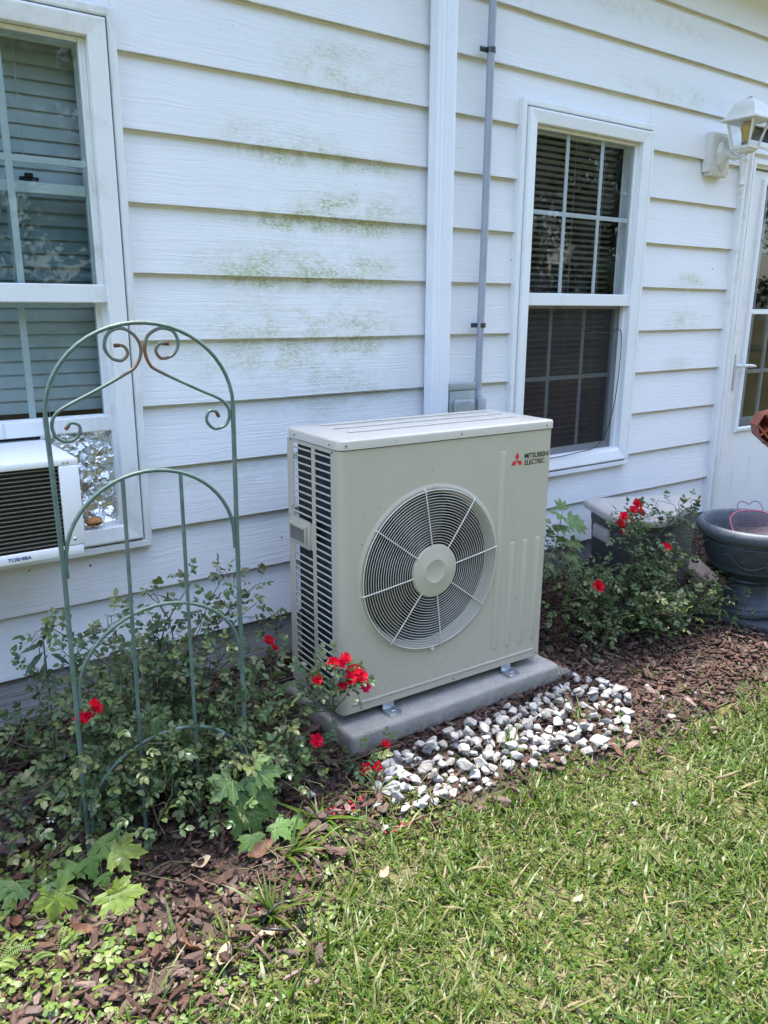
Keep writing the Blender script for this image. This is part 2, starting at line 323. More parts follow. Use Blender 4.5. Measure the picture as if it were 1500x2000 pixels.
# ------------------------------------------------------------------ mesh helpers
def link(o, parent=None):
    COL.objects.link(o)
    if parent is not None: o.parent = parent
    return o
def empty(name, loc=(0, 0, 0), rz=0.0, parent=None):
    o = bpy.data.objects.new(name, None); o.location = loc; o.rotation_euler = (0, 0, rz); o.empty_display_size = 0.1
    return link(o, parent)
def tag(o, label=None, cat=None, group=None, kind=None):
    if label: o['label'] = label
    if cat: o['category'] = cat
    if group: o['group'] = group
    if kind: o['kind'] = kind
    return o
def fin(bm, name, mat, parent=None, smooth=None, loc=None):
    me = bpy.data.meshes.new(name); bm.to_mesh(me); bm.free()
    if smooth is not None:
        for p in me.polygons: p.use_smooth = True
        try: me.set_sharp_from_angle(angle=R(smooth))
        except Exception: pass
    me.materials.append(MAT[mat] if isinstance(mat, str) else mat)
    o = bpy.data.objects.new(name, me)
    if loc: o.location = loc
    return link(o, parent)
def box(bm, x0, x1, y0, y1, z0, z1, bev=0.0, seg=2, mtx=None):
    t = bmesh.new(); bmesh.ops.create_cube(t, size=1)
    for v in t.verts:
        v.co = Vector(((x0 + x1) / 2 + v.co.x * (x1 - x0), (y0 + y1) / 2 + v.co.y * (y1 - y0), (z0 + z1) / 2 + v.co.z * (z1 - z0)))
    if bev: bmesh.ops.bevel(t, geom=list(t.edges), offset=bev, segments=seg, affect='EDGES', profile=0.5)
    if mtx is not None: bmesh.ops.transform(t, matrix=mtx, verts=t.verts)
    merge(bm, t)
def merge(bm, t):
    me = bpy.data.meshes.new('tmp'); t.to_mesh(me); t.free(); bm.from_mesh(me); bpy.data.meshes.remove(me)
def tube(bm, pts, r, n=8, caps=True):
    pts = [Vector(p) for p in pts]; rad = r if isinstance(r, (list, tuple)) else [r] * len(pts)
    rings = []; prev = None
    for i, p in enumerate(pts):
        if i == 0: d = pts[1] - pts[0]
        elif i == len(pts) - 1: d = pts[-1] - pts[-2]
        else: d = (pts[i + 1] - p).normalized() + (p - pts[i - 1]).normalized()
        d.normalize()
        if prev is None: a = d.orthogonal().normalized()
        else:
            a = prev - d * prev.dot(d)
            a = a.normalized() if a.length > 1e-6 else d.orthogonal().normalized()
        prev = a; b = d.cross(a)
        rings.append([bm.verts.new(p + (a * math.cos(2 * math.pi * k / n) + b * math.sin(2 * math.pi * k / n)) * rad[i]) for k in range(n)])
    for A, B in zip(rings, rings[1:]):
        for k in range(n): bm.faces.new((A[k], A[(k + 1) % n], B[(k + 1) % n], B[k]))
    if caps and n > 2:
        bm.faces.new(rings[0][::-1]); bm.faces.new(rings[-1])
def ring(bm, c, r, wire, ax='y', n=64, m=6):
    rs = []
    for i in range(n):
        a = 2 * math.pi * i / n
        rs.append([])
        for k in range(m):
            b = 2 * math.pi * k / m; rr = r + wire * math.cos(b)
            rs[-1].append(bm.verts.new((c[0] + rr * math.cos(a), c[1] + wire * math.sin(b), c[2] + rr * math.sin(a))))
    for i in range(n):
        A, B = rs[i], rs[(i + 1) % n]
        for k in range(m): bm.faces.new((A[k], A[(k + 1) % m], B[(k + 1) % m], B[k]))
def lathe(bm, prof, c=(0, 0, 0), n=32, axis='z', close=False):
    rs = []
    for (r, h) in prof:
        row = []
        for i in range(n):
            a = 2 * math.pi * i / n
            if axis == 'z': v = (c[0] + r * math.cos(a), c[1] + r * math.sin(a), c[2] + h)
            else: v = (c[0] + r * math.cos(a), c[1] + h, c[2] + r * math.sin(a))
            row.append(bm.verts.new(v))
        rs.append(row)
    for A, B in zip(rs, rs[1:]):
        for i in range(n): bm.faces.new((A[i], A[(i + 1) % n], B[(i + 1) % n], B[i]))
    if close:
        for row, rev in ((rs[0], True), (rs[-1], False)):
            if prof[0 if rev else -1][0] > 1e-6: bm.faces.new(row[::-1] if rev else row)
def catmull(pts, sub=6):
    P = [Vector(p) for p in pts]; out = []
    for i in range(len(P) - 1):
        p0 = P[max(i - 1, 0)]; p1 = P[i]; p2 = P[i + 1]; p3 = P[min(i + 2, len(P) - 1)]
        for k in range(sub):
            t = k / sub
            out.append(0.5 * ((2 * p1) + (-p0 + p2) * t + (2 * p0 - 5 * p1 + 4 * p2 - p3) * t * t + (-p0 + 3 * p1 - 3 * p2 + p3) * t ** 3))
    out.append(P[-1]); return out
def prism(bm, poly, h0, h1, bev=0.0):
    """extrude an xy polygon from h0 to h1"""
    t = bmesh.new()
    a = [t.verts.new((p[0], p[1], h0)) for p in poly]; b = [t.verts.new((p[0], p[1], h1)) for p in poly]
    t.faces.new(a[::-1]); t.faces.new(b); n = len(poly)
    for i in range(n): t.faces.new((a[i], a[(i + 1) % n], b[(i + 1) % n], b[i]))
    bmesh.ops.recalc_face_normals(t, faces=t.faces)
    if bev:
        ed = [e for e in t.edges if all(abs(v.co.z - h1) < 1e-6 for v in e.verts)]
        bmesh.ops.bevel(t, geom=ed, offset=bev, segments=3, affect='EDGES', profile=0.5)
    merge(bm, t)
def batch_mesh(name, temps, idx, mats, rnd):
    """many copies of small template meshes joined in one mesh; temps: list of (verts Nx3, faces list); mats: Kx3x4"""
    vs, loops, starts, totals, rr = [], [], [], [], []
    vo = 0; lo = 0
    idx = np.asarray(idx); mats = np.asarray(mats); rnd = np.asarray(rnd)
    for ti, (V, Fc) in enumerate(temps):
        sel = np.nonzero(idx == ti)[0]
        if len(sel) == 0: continue
        V = np.asarray(V, float); k = len(sel)
        W = np.einsum('kij,nj->kni', mats[sel][:, :, :3], V) + mats[sel][:, None, :, 3]
        vs.append(W.reshape(-1, 3))
        fl = np.array([i for f in Fc for i in f]); fn = np.array([len(f) for f in Fc])
        L = (np.arange(k) * len(V))[:, None] + fl[None, :] + vo
        loops.append(L.ravel()); totals.append(np.tile(fn, k))
        rr.append(np.repeat(rnd[sel], len(V))); vo += k * len(V)
    vs = np.concatenate(vs); loops = np.concatenate(loops); totals = np.concatenate(totals); rr = np.concatenate(rr)
    starts = np.concatenate([[0], np.cumsum(totals)[:-1]])
    me = bpy.data.meshes.new(name)
    me.vertices.add(len(vs)); me.vertices.foreach_set('co', vs.astype(np.float32).ravel())
    me.loops.add(len(loops)); me.loops.foreach_set('vertex_index', loops.astype(np.int32))
    me.polygons.add(len(totals)); me.polygons.foreach_set('loop_start', starts.astype(np.int32)); me.polygons.foreach_set('loop_total', totals.astype(np.int32))
    a = me.attributes.new('rnd', 'FLOAT', 'POINT'); a.data.foreach_set('value', rr.astype(np.float32))
    me.update(); me.validate()
    return me
def obj_from(me, name, mat, parent=None):
    me.materials.append(MAT[mat] if isinstance(mat, str) else mat)
    return link(bpy.data.objects.new(name, me), parent)
def temp_mesh(name, V, Fc, mat, smooth=False):
    me = bpy.data.meshes.new(name); me.from_pydata([tuple(v) for v in V], [], [tuple(f) for f in Fc]); me.update()
    if smooth:
        for p in me.polygons: p.use_smooth = True
    me.materials.append(MAT[mat]); return me
def inst(name, me, mtx, parent):
    o = bpy.data.objects.new(name, me); o.matrix_world = mtx
    return link(o, parent)
def frame_mtx(p, d, nrm, s=1.0):
    """local +X along d, +Z near nrm"""
    d = Vector(d).normalized(); n = Vector(nrm); n = n - d * n.dot(d)
    n = n.normalized() if n.length > 1e-6 else d.orthogonal().normalized()
    b = n.cross(d)
    m = Matrix((d * s, b * s, n * s)).transposed().to_4x4(); m.translation = p
    return m

# ------------------------------------------------------------------ ground
def rise(x, y):          # the bed climbs a little towards the door
    u = min(max((x - 1.95) / .6, 0.0), 1.0); w = min(max((y + 1.5) / .4, 0.0), 1.0)
    return 0.042 * u * u * (3 - 2 * u) * w
def gz(x, y):
    t = min(max(-y / 0.6, 0.0), 1.0); t = t * t * (3 - 2 * t)
    return -0.022 - 0.075 * t - 0.008 * min(max((-y - 0.6) / 0.6, 0), 1) + rise(x, y)
EDGE = np.array([(-3, -1.7), (-.55, -1.42), (-.33, -1.33), (-.15, -1.236), (-.033, -1.168), (.097, -1.176), (.206, -1.123), (.297, -1.018), (.481, -.927), (.623, -.972), (.786, -1.001),
                 (1.14, -1.026), (1.343, -1.09), (1.613, -1.096), (1.918, -1.094), (2.308, -1.095), (3, -1.09), (6, -1.0)])
def lawn_edge(x): return np.interp(x, EDGE[:, 0], EDGE[:, 1])

def grid_sheet(name, xs, ys, zf, mat, keep=None, kind='structure'):
    bm = bmesh.new(); vv = {}
    def gv(i, j):
        if (i, j) not in vv: vv[(i, j)] = bm.verts.new((xs[i], ys[j], zf(xs[i], ys[j])))
        return vv[(i, j)]
    for i in range(len(xs) - 1):
        for j in range(len(ys) - 1):
            if keep and not keep((xs[i] + xs[i + 1]) / 2, (ys[j] + ys[j + 1]) / 2): continue
            bm.faces.new((gv(i, j), gv(i + 1, j), gv(i + 1, j + 1), gv(i, j + 1)))
    o = fin(bm, name, mat, None, 60); tag(o, kind=kind); return o
xs = [-90, -40, -15, -6] + list(np.arange(-3, 6.01, 0.1)) + [10, 20, 45, 90]
ys = [-90, -40, -15, -8] + list(np.arange(-5, 0.41, 0.1)) + [1, 4, 12, 40, 90]
ground = grid_sheet('lawn', xs, ys, lambda x, y: gz(x, y) - 0.006, 'ground')
mulch = grid_sheet('mulch_bed', list(np.arange(-2.0, 4.41, 0.07)), list(np.arange(-1.61, 0.01, 0.07)),
                   lambda x, y: gz(x, y) + 0.002, 'soil', keep=lambda x, y: y > lawn_edge(x) - 0.03)

# ------------------------------------------------------------------ house
house = tag(empty('house', (1.4, 0, -0.05)), 'white house wall of grained lap siding with green mildew stains', 'house')
HI = Matrix.Translation((-1.4, 0, 0.05))
def hpart(bm, name, mat, parent=None, smooth=None):
    """mesh given in world coordinates, child of the house (or of one of its parts)"""
    o = fin(bm, name, mat, None, smooth)
    o.parent = parent or house; o.matrix_parent_inverse = HI if parent is None else Matrix.Identity(4)
    return o
LW = (-0.565, 0.28); RW = (1.885, 2.730); WZ = (0.500, 2.066)     # outer edges of the two windows
DX = 3.475                                                        # left edge of the door casing
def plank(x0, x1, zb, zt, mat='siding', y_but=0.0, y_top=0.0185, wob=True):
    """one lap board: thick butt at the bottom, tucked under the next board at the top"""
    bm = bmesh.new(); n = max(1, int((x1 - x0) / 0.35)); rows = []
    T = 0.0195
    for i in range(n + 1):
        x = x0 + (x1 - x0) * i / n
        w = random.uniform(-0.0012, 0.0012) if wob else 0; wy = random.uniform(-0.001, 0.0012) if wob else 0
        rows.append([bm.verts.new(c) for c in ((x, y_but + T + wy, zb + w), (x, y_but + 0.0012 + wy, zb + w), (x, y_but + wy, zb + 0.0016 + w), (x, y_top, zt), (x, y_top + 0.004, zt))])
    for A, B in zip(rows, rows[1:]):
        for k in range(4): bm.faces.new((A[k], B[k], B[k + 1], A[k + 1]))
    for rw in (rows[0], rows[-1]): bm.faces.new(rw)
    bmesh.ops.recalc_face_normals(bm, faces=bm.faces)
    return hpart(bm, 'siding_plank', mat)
segs_low = [(-3.0, LW[0] + 0.004), (LW[1] - 0.004, RW[0] + 0.004), (RW[1] - 0.004, DX + 0.004), (DX + 1.136, 6.0)]
joints = {-1: [1.93], -2: [0.72, 3.1], -3: [1.6], 0: [], 3: [], 6: []}
for k in range(-4, 12):
    zb = Z0 - k * S; zt = zb + S + 0.004
    if k == 11:
        plank(-3.0, 1.42, zb, zt, 'weathered', 0.016, 0.0235); continue
    if zb >= WZ[1] - 0.01:
        cuts = [-3.0] + sorted(joints.get(k, [])) + [6.0]
        if k == 0: cuts = [-3.0, 6.0]
        for a, b in zip(cuts, cuts[1:]):
            if k <= 0 and zb < 2.08 and b > DX: b = DX + .004
            plank(a + 0.0006, b - 0.0006, zb, zt)
        if zb < 2.08: plank(DX + 1.136, 6.0, zb, zt)
    elif zt <= WZ[0] + 0.02:
        cuts = [-3.0, 1.46, DX + 0.004] if k != 10 else [-3.0, DX + 0.004]
        for a, b in list(zip(cuts, cuts[1:])) + [(DX + 1.136, 6.0)]: plank(a, b, zb, zt)
    else:
        # boards that meet a window: whole pieces beside it
        top = k == 1
        if top:   # the board over the window heads is notched: a strip above the heads joins the pieces
            for a, b in segs_low: plank(a, b, zb, zt)
            for a, b in (LW, RW):
                if zt > WZ[1] + 0.01: plank(a + 0.004, b - 0.004, WZ[1] - 0.002, zt, 'siding', 0.0112, 0.0185)
        else:
            for a, b in segs_low: plank(a, b, zb, zt)
            for a, b in (LW, RW):
                if zb < WZ[0] - 0.02: plank(a + 0.004, b - 0.004, zb, WZ[0] + 0.012, 'siding', 0.0, 0.0095)
# sheathing behind the boards, foundation, dark room behind the glass
bm = bmesh.new()
for (x0, x1, z0, z1) in [(-3, LW[0] + .03, -.4, 2.86), (LW[1] - .03, RW[0] + .03, -.4, 2.86), (RW[1] - .03, DX + .06, -.4, 2.86), (DX + 1.08, 6, -.4, 2.86),
                         (LW[0] + .03, LW[1] - .03, -.4, WZ[0] + .03), (RW[0] + .03, RW[1] - .03, -.4, WZ[0] + .03), (LW[0] + .03, LW[1] - .03, WZ[1] - .03, 2.86),
                         (RW[0] + .03, RW[1] - .03, WZ[1] - .03, 2.86), (DX + .06, DX + 1.08, 2.06, 2.86)]:
    box(bm, x0, x1, 0.030, 0.11, z0, z1)
hpart(bm, 'sheathing', 'dark')
bm = bmesh.new()
box(bm, 1.42, DX + 1.3, 0.0225, 0.2, -0.5, Z0 - 10 * S + 0.01)
hpart(bm, 'foundation', 'foundation')
bm = bmesh.new()
for b in [(-3, 6, 2.2, 2.3, -.4, 2.86), (-3, 6, .111, 2.2, 2.80, 2.86), (-3, 6, .205, 2.2, -.4, -.06), (-3.1, -3, .111, 2.2, -.4, 2.86), (6, 6.1, .111, 2.2, -.4, 2.86), (1.2, 1.3, .111, 2.2, -.06, 2.8)]: box(bm, *b)
hpart(bm, 'interior_wall', 'room')
# eave and roof (above the frame; they shade the wall as in the photograph)
EAVE = 0.26
bm = bmesh.new(); box(bm, -3.6, 6.6, -EAVE + .02, 0.1, 2.862, 2.885); hpart(bm, 'soffit', 'vinyl')
bm = bmesh.new(); box(bm, -3.6, 6.6, -EAVE, -EAVE + .022, 2.84, 3.0, .003); hpart(bm, 'fascia', 'vinyl')
bm = bmesh.new()
v = [bm.verts.new(c) for c in ((-3.6, -EAVE - .03, 2.995), (6.6, -EAVE - .03, 2.995), (6.6, 5, 5.2), (-3.6, 5, 5.2), (-3.6, -EAVE - .03, 3.02), (6.6, -EAVE - .03, 3.02), (6.6, 5, 5.23), (-3.6, 5, 5.23))]
for f in ((0, 1, 5, 4), (0, 3, 2, 1), (4, 5, 6, 7), (2, 3, 7, 6), (0, 4, 7, 3), (1, 2, 6, 5)): bm.faces.new([v[i] for i in f])
bmesh.ops.recalc_face_normals(bm, faces=bm.faces); hpart(bm, 'roof', 'roof')

def frame_profile(bm, x0, x1, z0, z1, prof, bottom_prof=None):
    """mitred rectangular frame; prof: list of (inset, y)"""
    rows = []
    for (ins, y) in prof:
        rows.append([bm.verts.new(c) for c in ((x0 + ins, y, z0 + ins), (x1 - ins, y, z0 + ins), (x1 - ins, y, z1 - ins), (x0 + ins, y, z1 - ins))])
    for A, B in zip(rows, rows[1:]):
        for i in range(4): bm.faces.new((A[i], A[(i + 1) % 4], B[(i + 1) % 4], B[i]))
    bmesh.ops.recalc_face_normals(bm, faces=bm.faces)

def window(x0, x1, z0, z1, glass, raised, dirty):
    vin = 'vinyl_dirty' if dirty else 'vinyl'
    bm = bmesh.new()          # trim channel round the window
    frame_profile(bm, x0, x1, z0, z1, [(0, .02), (0, -.016), (.004, -.020), (.020, -.020), (.024, -.017), (.024, .016), (.0282, .016)])
    w = hpart(bm, 'window', vin)
    bm = bmesh.new()          # main frame
    frame_profile(bm, x0 + .0281, x1 - .0281, z0 + .0281, z1 - .0281, [(0, .03), (0, -.008), (.003, -.024), (.008, -.027), (.012, -.027), (.052, -.021), (.054, -.019), (.054, .012), (.064, .0125), (.064, .075), (.070, .075)])
    hpart(bm, 'frame', vin, w)
    gx0, gx1, gz0, gz1 = x0 + .088, x1 - .088, z0 + .088, z1 - .088
    mz = 1.297                # meeting rail
    def sash(nm, a, b, y, bot, topr, muntin_z, mm, gl, mun_w=.019):
        bm = bmesh.new()
        for (u0, u1, w0, w1) in ((gx0 - .006, gx0 + .014, a, b), (gx1 - .014, gx1 + .006, a, b), (gx0 + .0142, gx1 - .0142, a, a + bot), (gx0 + .0142, gx1 - .0142, b - topr, b)):
            box(bm, u0, u1, y, y + .026, w0, w1, .003)
        hpart(bm, nm, mm, w)
        bm = bmesh.new(); bm.faces.new([bm.verts.new(c) for c in ((gx0 + .010, y + .009, a + bot - .004), (gx1 - .010, y + .009, a + bot - .004), (gx1 - .010, y + .009, b - topr + .004), (gx0 + .010, y + .009, b - topr + .004))]); hpart(bm, 'pane', gl, w)
        wd = (gx1 - gx0) / 3
        for i in (1, 2):
            bm = bmesh.new(); box(bm, gx0 + wd * i - mun_w / 2, gx0 + wd * i + mun_w / 2, y + .0130, y + .0195, a + bot, b - topr, .002); hpart(bm, 'muntin', mm, w)
        bm = bmesh.new(); box(bm, gx0 + .014, gx1 - .014, y + .0135, y + .0190, muntin_z - mun_w / 2, muntin_z + mun_w / 2, .002); hpart(bm, 'muntin', mm, w)
    sash('upper_sash', mz - .022, gz1 + .004, .004, .030, .012, 1.655 if raised else 1.653, vin, glass)
    bm = bmesh.new(); box(bm, gx0 - .02, gx1 + .02, -.012, .003, mz - .026, mz + .026, .003); hpart(bm, 'meeting_rail', vin, w)
    if raised:
        sash('lower_sash', .90, 1.60, .040, .034, .030, 1.27, vin, glass)
        bm = bmesh.new(); box(bm, gx0 - .004, gx1 + .004, .016, .045, .884, .932, .004); hpart(bm, 'sash_rail', vin, w)
        bm = bmesh.new(); box(bm, -.0, .05, .042, .06, 1.603, 1.613, .002); box(bm, .012, .034, .036, .048, 1.612, 1.622, .002); hpart(bm, 'sash_latch', 'dark', w)
    else:
        sash('lower_sash', gz0 + .0, mz - .01, .046, .03, .030, .946, 'vinyl', glass)
        bm = bmesh.new(); bm.faces.new([bm.verts.new(c) for c in ((gx0 - .004, .031, gz0 + .004), (gx1 + .004, .031, gz0 + .004), (gx1 + .004, .031, mz - .026), (gx0 - .004, .031, mz - .026))]); hpart(bm, 'insect_screen', 'screen', w)
        bm = bmesh.new(); box(bm, x0 + .06, x1 - .06, -.018, .034, z0 + .05, z0 + .092, .006); hpart(bm, 'sill', vin, w)
    return w
win_l = window(*LW, *WZ, 'glass_teal', True, True)
win_r = window(*RW, *WZ, 'glass', False, False)

def blind(name, label, x0, x1, z0, z1, y, pitch, width, tilt, mat, cords):
    t = tag(empty(name, ((x0 + x1) / 2, y, z1)), label, 'window blind'); inv = Matrix.Translation((-(x0 + x1) / 2, -y, -z1))
    me = None; n = int((z1 - z0) / pitch)
    bm = bmesh.new(); L = (x1 - x0) / 2
    sec = [(-.5, .0), (-.2, .035), (.2, .035), (.5, 0)]
    rows = [[bm.verts.new((sx * L, u * width, hh * width)) for (u, hh) in sec] for sx in (-1, 1)]
    for k in range(3): bm.faces.new((rows[0][k], rows[1][k], rows[1][k + 1], rows[0][k + 1]))
    o = fin(bm, 'slat', mat, t, 60); me = o.data
    for i in range(n):
        if i: o = link(bpy.data.objects.new('slat', me), t)
        o.location = (random.uniform(-.001, .001), 0, -(i + 1) * pitch + random.uniform(-.0006, .0006))
        o.rotation_euler = (tilt + random.uniform(-.05, .05), random.uniform(-.0012, .0012), 0)
    for cx in cords:
        bm = bmesh.new(); tube(bm, [(cx, -width * .36, 0), (cx, -width * .36, z0 - z1)], .0011, 5); fin(bm, 'cord', mat, t)
    bm = bmesh.new(); box(bm, -L, L, -.018, .018, -.004, .03); fin(bm, 'headrail', mat, t)
blind('window_blind', 'grey venetian blind with open slats inside the right window', RW[0] + .085, RW[1] - .085, .56, 2.01, .125, .0262, .025, R(-22), 'blind_grey', (-.2, .05, .25))
blind('window_blind', 'pale closed venetian blind inside the left window over the air conditioner', LW[0] + .085, LW[1] - .085, .93, 2.02, .115, .039, .047, R(77), 'blind_white', (-.02, .17, -.2))

# door with casing, glass and handle
bm = bmesh.new()
prof = [(0, .02), (0, -.018), (.006, -.024), (.024, -.024), (.030, -.016), (.038, -.016), (.046, -.030), (.060, -.030), (.066, -.012), (.078, -.012), (.082, -.022), (.104, -.022), (.108, -.006), (.120, -.006), (.122, .03)]
x0, x1, z0, z1 = DX, DX + 1.14, -.4, 2.095
rows = [[bm.verts.new(c) for c in ((x0 + i, y, z0), (x0 + i, y, z1 - i), (x1 - i, y, z1 - i), (x1 - i, y, z0))] for i, y in prof]
for A, B in zip(rows, rows[1:]):
    for i in range(3): bm.faces.new((A[i], A[i + 1], B[i + 1], B[i]))
bmesh.ops.recalc_face_normals(bm, faces=bm.faces)
door_c = hpart(bm, 'door_casing', 'vinyl_dirty')
dx0, dx1 = DX + .124, DX + 1.016; gx0, gx1, gz0, gz1 = 3.735, 4.34, .60, 1.90
bm = bmesh.new()
for b in ((dx0, gx0, .0, 1.965), (gx1, dx1, .0, 1.965), (gx0, gx1, .0, gz0), (gx0, gx1, gz1, 1.965)): box(bm, b[0], b[1], .010, .04, b[2], b[3])
door = hpart(bm, 'door', 'door_paint')
bm = bmesh.new(); frame_profile(bm, gx0 - .026, gx1 + .026, gz0 - .026, gz1 + .026, [(0, .0098), (0, .002), (.004, -.004), (.020, -.006), (.026, .0), (.026, .03)]); hpart(bm, 'glass_frame', 'vinyl', door)
bm = bmesh.new(); box(bm, gx0, gx1, .0, .012, 1.232, 1.258, .002); hpart(bm, 'glass_rail', 'vinyl', door)
for a, b in ((gz0, 1.232), (1.258, gz1)):
    bm = bmesh.new(); bm.faces.new([bm.verts.new(c) for c in ((gx0, .017, a), (gx1, .017, a), (gx1, .017, b), (gx0, .017, b))]); hpart(bm, 'pane', 'glass_dark', door)
bm = bmesh.new(); box(bm, gx0 - .02, gx1 + .02, .07, .10, gz0 - .03, gz0 + .035, .004); box(bm, gx0 - .02, gx0 + .0, .07, .1, gz0 + .036, gz1); hpart(bm, 'inner_door_rail', 'door_paint', door)
for xx in (3.885, 4.06, 4.22):
    bm = bmesh.new(); box(bm, xx - .011, xx + .011, .075, .09, gz0 + .0352, gz1, .002); hpart(bm, 'muntin', 'door_paint', door)
for zz in (.905, 1.25, 1.58):
    bm = bmesh.new(); box(bm, gx0 + .0002, gx1, .0762, .0888, zz - .011, zz + .011, .002); hpart(bm, 'muntin', 'door_paint', door)
bm = bmesh.new(); box(bm, 3.632, 3.648, -.004, .010, .815, 1.018, .004)
lathe(bm, [(.0, -.045), (.010, -.045), (.011, -.02), (.013, -.004), (.013, .01)], (3.645, 0, .952), 14, 'y')
tube(bm, [(3.640, -.045, .953), (3.67, -.050, .956), (3.72, -.052, .953), (3.755, -.050, .950)], [.009, .010, .009, .006], 10)
tube(bm, [(3.640, -.006, .832), (3.640, -.001, .832)], .004, 8)
hpart(bm, 'handle', 'lamp_white', door, 40)

# ------------------------------------------------------------------ fixtures on the wall
bm = bmesh.new()               # downspout, ribbed rectangular tube
prof = [(1.414, -.010), (1.412, -.022), (1.414, -.026), (1.412, -.031), (1.414, -.036), (1.412, -.041), (1.413, -.058), (1.418, -.066), (1.428, -.068), (1.438, -.0655), (1.446, -.068), (1.456, -.0665), (1.486, -.0675), (1.496, -.064), (1.501, -.056), (1.501, -.010)]
a = [bm.verts.new((x, y, -.10)) for x, y in prof]; b = [bm.verts.new((x, y, 2.861)) for x, y in prof]
for i in range(len(prof)): bm.faces.new((a[i], a[(i + 1) % len(prof)], b[(i + 1) % len(prof)], b[i]))
bm.faces.new(a[::-1]); bm.faces.new(b); bmesh.ops.recalc_face_normals(bm, faces=bm.faces)
dsp = fin(bm, 'downspout', 'downspout', None, 25); tag(dsp, 'white ribbed rectangular downspout running down the siding behind the heat pump', 'downspout')

cx = 1.688
cond = tag(empty('conduit', (cx, -.03, .87)), 'grey electrical conduit pipe strapped to the siding right of the downspout', 'conduit')
bm = bmesh.new(); tube(bm, [(-.005, 0, .055), (.004, .002, .7), (.002, 0, 1.3), (.006, 0, 1.98)], .0148, 16); fin(bm, 'pipe', 'pvc_grey', cond, 50)
for zz in (1.325, .322):
    bm = bmesh.new()
    lathe(bm, [(.0150, -.009), (.0178, -.009), (.0178, .009), (.0150, .009)], (.003, 0, zz), 18)
    box(bm, -.045, -.012, .004, .012, zz - .009, zz + .009, .002); tube(bm, [(-.034, .004, zz), (-.034, -.004, zz)], .0045, 8)
    fin(bm, 'clamp', 'clamp', cond, 40)
bm = bmesh.new(); lathe(bm, [(.0149, .07), (.0182, .07), (.0182, .052), (.021, .048), (.024, .03), (.025, -.06), (.024, -.09), (.0, -.09)], (-.006, 0, 0), 18)
box(bm, -.026, .020, -.030, -.020, -.085, .03, .004); fin(bm, 'fitting', 'pvc_grey', cond, 40)

ebox = tag(empty('electrical_box', (1.565, -.03, .76)), 'small grey weatherproof electrical box beside the conduit, half hidden behind the heat pump', 'electrical box')
bm = bmesh.new(); box(bm, -.062, .068, -.028, .028, -.02, .205, .004); fin(bm, 'body', 'box_grey', ebox, 40)
bm = bmesh.new(); box(bm, -.066, .072, -.040, -.0282, .180, .209, .003); box(bm, -.063, .069, -.038, -.0284, -.018, .179, .003)
box(bm, -.050, .056, -.060, -.0382, .06, .145, .012, 3); fin(bm, 'cover', 'box_grey', ebox, 40)

# lantern on its mounting block
lamp = tag(empty('wall_lamp', (3.235, 0, 1.975)), 'white coach lantern with amber bulb on a wall bracket above the door casing', 'lamp')
lx, ly, lz = 3.235, 0.0, 1.975
bm = bmesh.new()
c = .016; W_, H_ = .083, .098
def notched(w, h, c): return [(-w + c, -h), (w - c, -h), (w - c, -h + c), (w, -h + c), (w, h - c), (w - c, h - c), (w - c, h), (-w + c, h), (-w + c, h - c), (-w, h - c), (-w, -h + c), (-w + c, -h + c)]
def ystack(bm, layers, cz=0.0, cx=0.0):
    rows = [[bm.verts.new((cx + x, y, cz + z)) for x, z in poly] for poly, y in layers]
    n = len(rows[0])
    for A, B in zip(rows, rows[1:]):
        for i in range(n): bm.faces.new((A[i], A[(i + 1) % n], B[(i + 1) % n], B[i]))
    bm.faces.new(rows[-1]); bmesh.ops.recalc_face_normals(bm, faces=bm.faces)
ystack(bm, [(notched(W_, H_, c), .01), (notched(W_, H_, c), -.028), (notched(W_ - .008, H_ - .008, c), -.034), (notched(W_ - .02, H_ - .022, c), -.036)], 0.018)
fin(bm, 'mounting_block', 'lamp_white', lamp, 30)
bm = bmesh.new()
def oct_(w, h): return [(w * math.cos(R(a)) * (1 if a % 90 else 1.05), h * math.sin(R(a)) * (1 if a % 90 else 1.12)) for a in range(0, 360, 45)]
ystack(bm, [(oct_(.050, .072), -.036), (oct_(.050, .072), -.044), (oct_(.042, .060), -.056), (oct_(.024, .034), -.064), (oct_(.018, .022), -.070)], 0.02, .006)
fin(bm, 'back_plate', 'lamp_white', lamp, 25)
SY = -.150; SX = .012
bm = bmesh.new()
tube(bm, catmull([(.006, -.066, .02), (.008, -.085, .008), (.010, -.11, -.004), (SX, -.14, .004), (SX, SY, .004)], 5), [.020] * 5 + [.015] * 5 + [.011] * 11, 10)
fin(bm, 'arm', 'lamp_white', lamp, 50)
bm = bmesh.new()
lathe(bm, [(.0, -.182), (.004, -.176), (.008, -.16), (.009, -.148), (.005, -.139), (.014, -.134), (.015, -.130), (.009, -.124), (.012, -.09), (.017, -.04), (.018, -.022), (.020, -.020), (.020, -.015), (.016, -.012), (.016, .006), (.020, .010)], (SX, SY, .0), 16)
fin(bm, 'stem', 'lamp_white', lamp, 50)
def sq(w, z): return [(SX + sx * w, SY + sy * w, z) for sx, sy in ((-1, -1), (1, -1), (1, 1), (-1, 1))]
def zstack(bm, rows_):
    rows = [[bm.verts.new(p) for p in r] for r in rows_]
    for A, B in zip(rows, rows[1:]):
        for i in range(4): bm.faces.new((A[i], A[(i + 1) % 4], B[(i + 1) % 4], B[i]))
    bm.faces.new(rows[0][::-1]); bm.faces.new(rows[-1])
    bmesh.ops.recalc_face_normals(bm, faces=bm.faces)
bm = bmesh.new(); zstack(bm, [sq(.020, .009), sq(.033, .016), sq(.036, .022), sq(.044, .030), sq(.044, .040)]); fin(bm, 'tray', 'lamp_white', lamp)
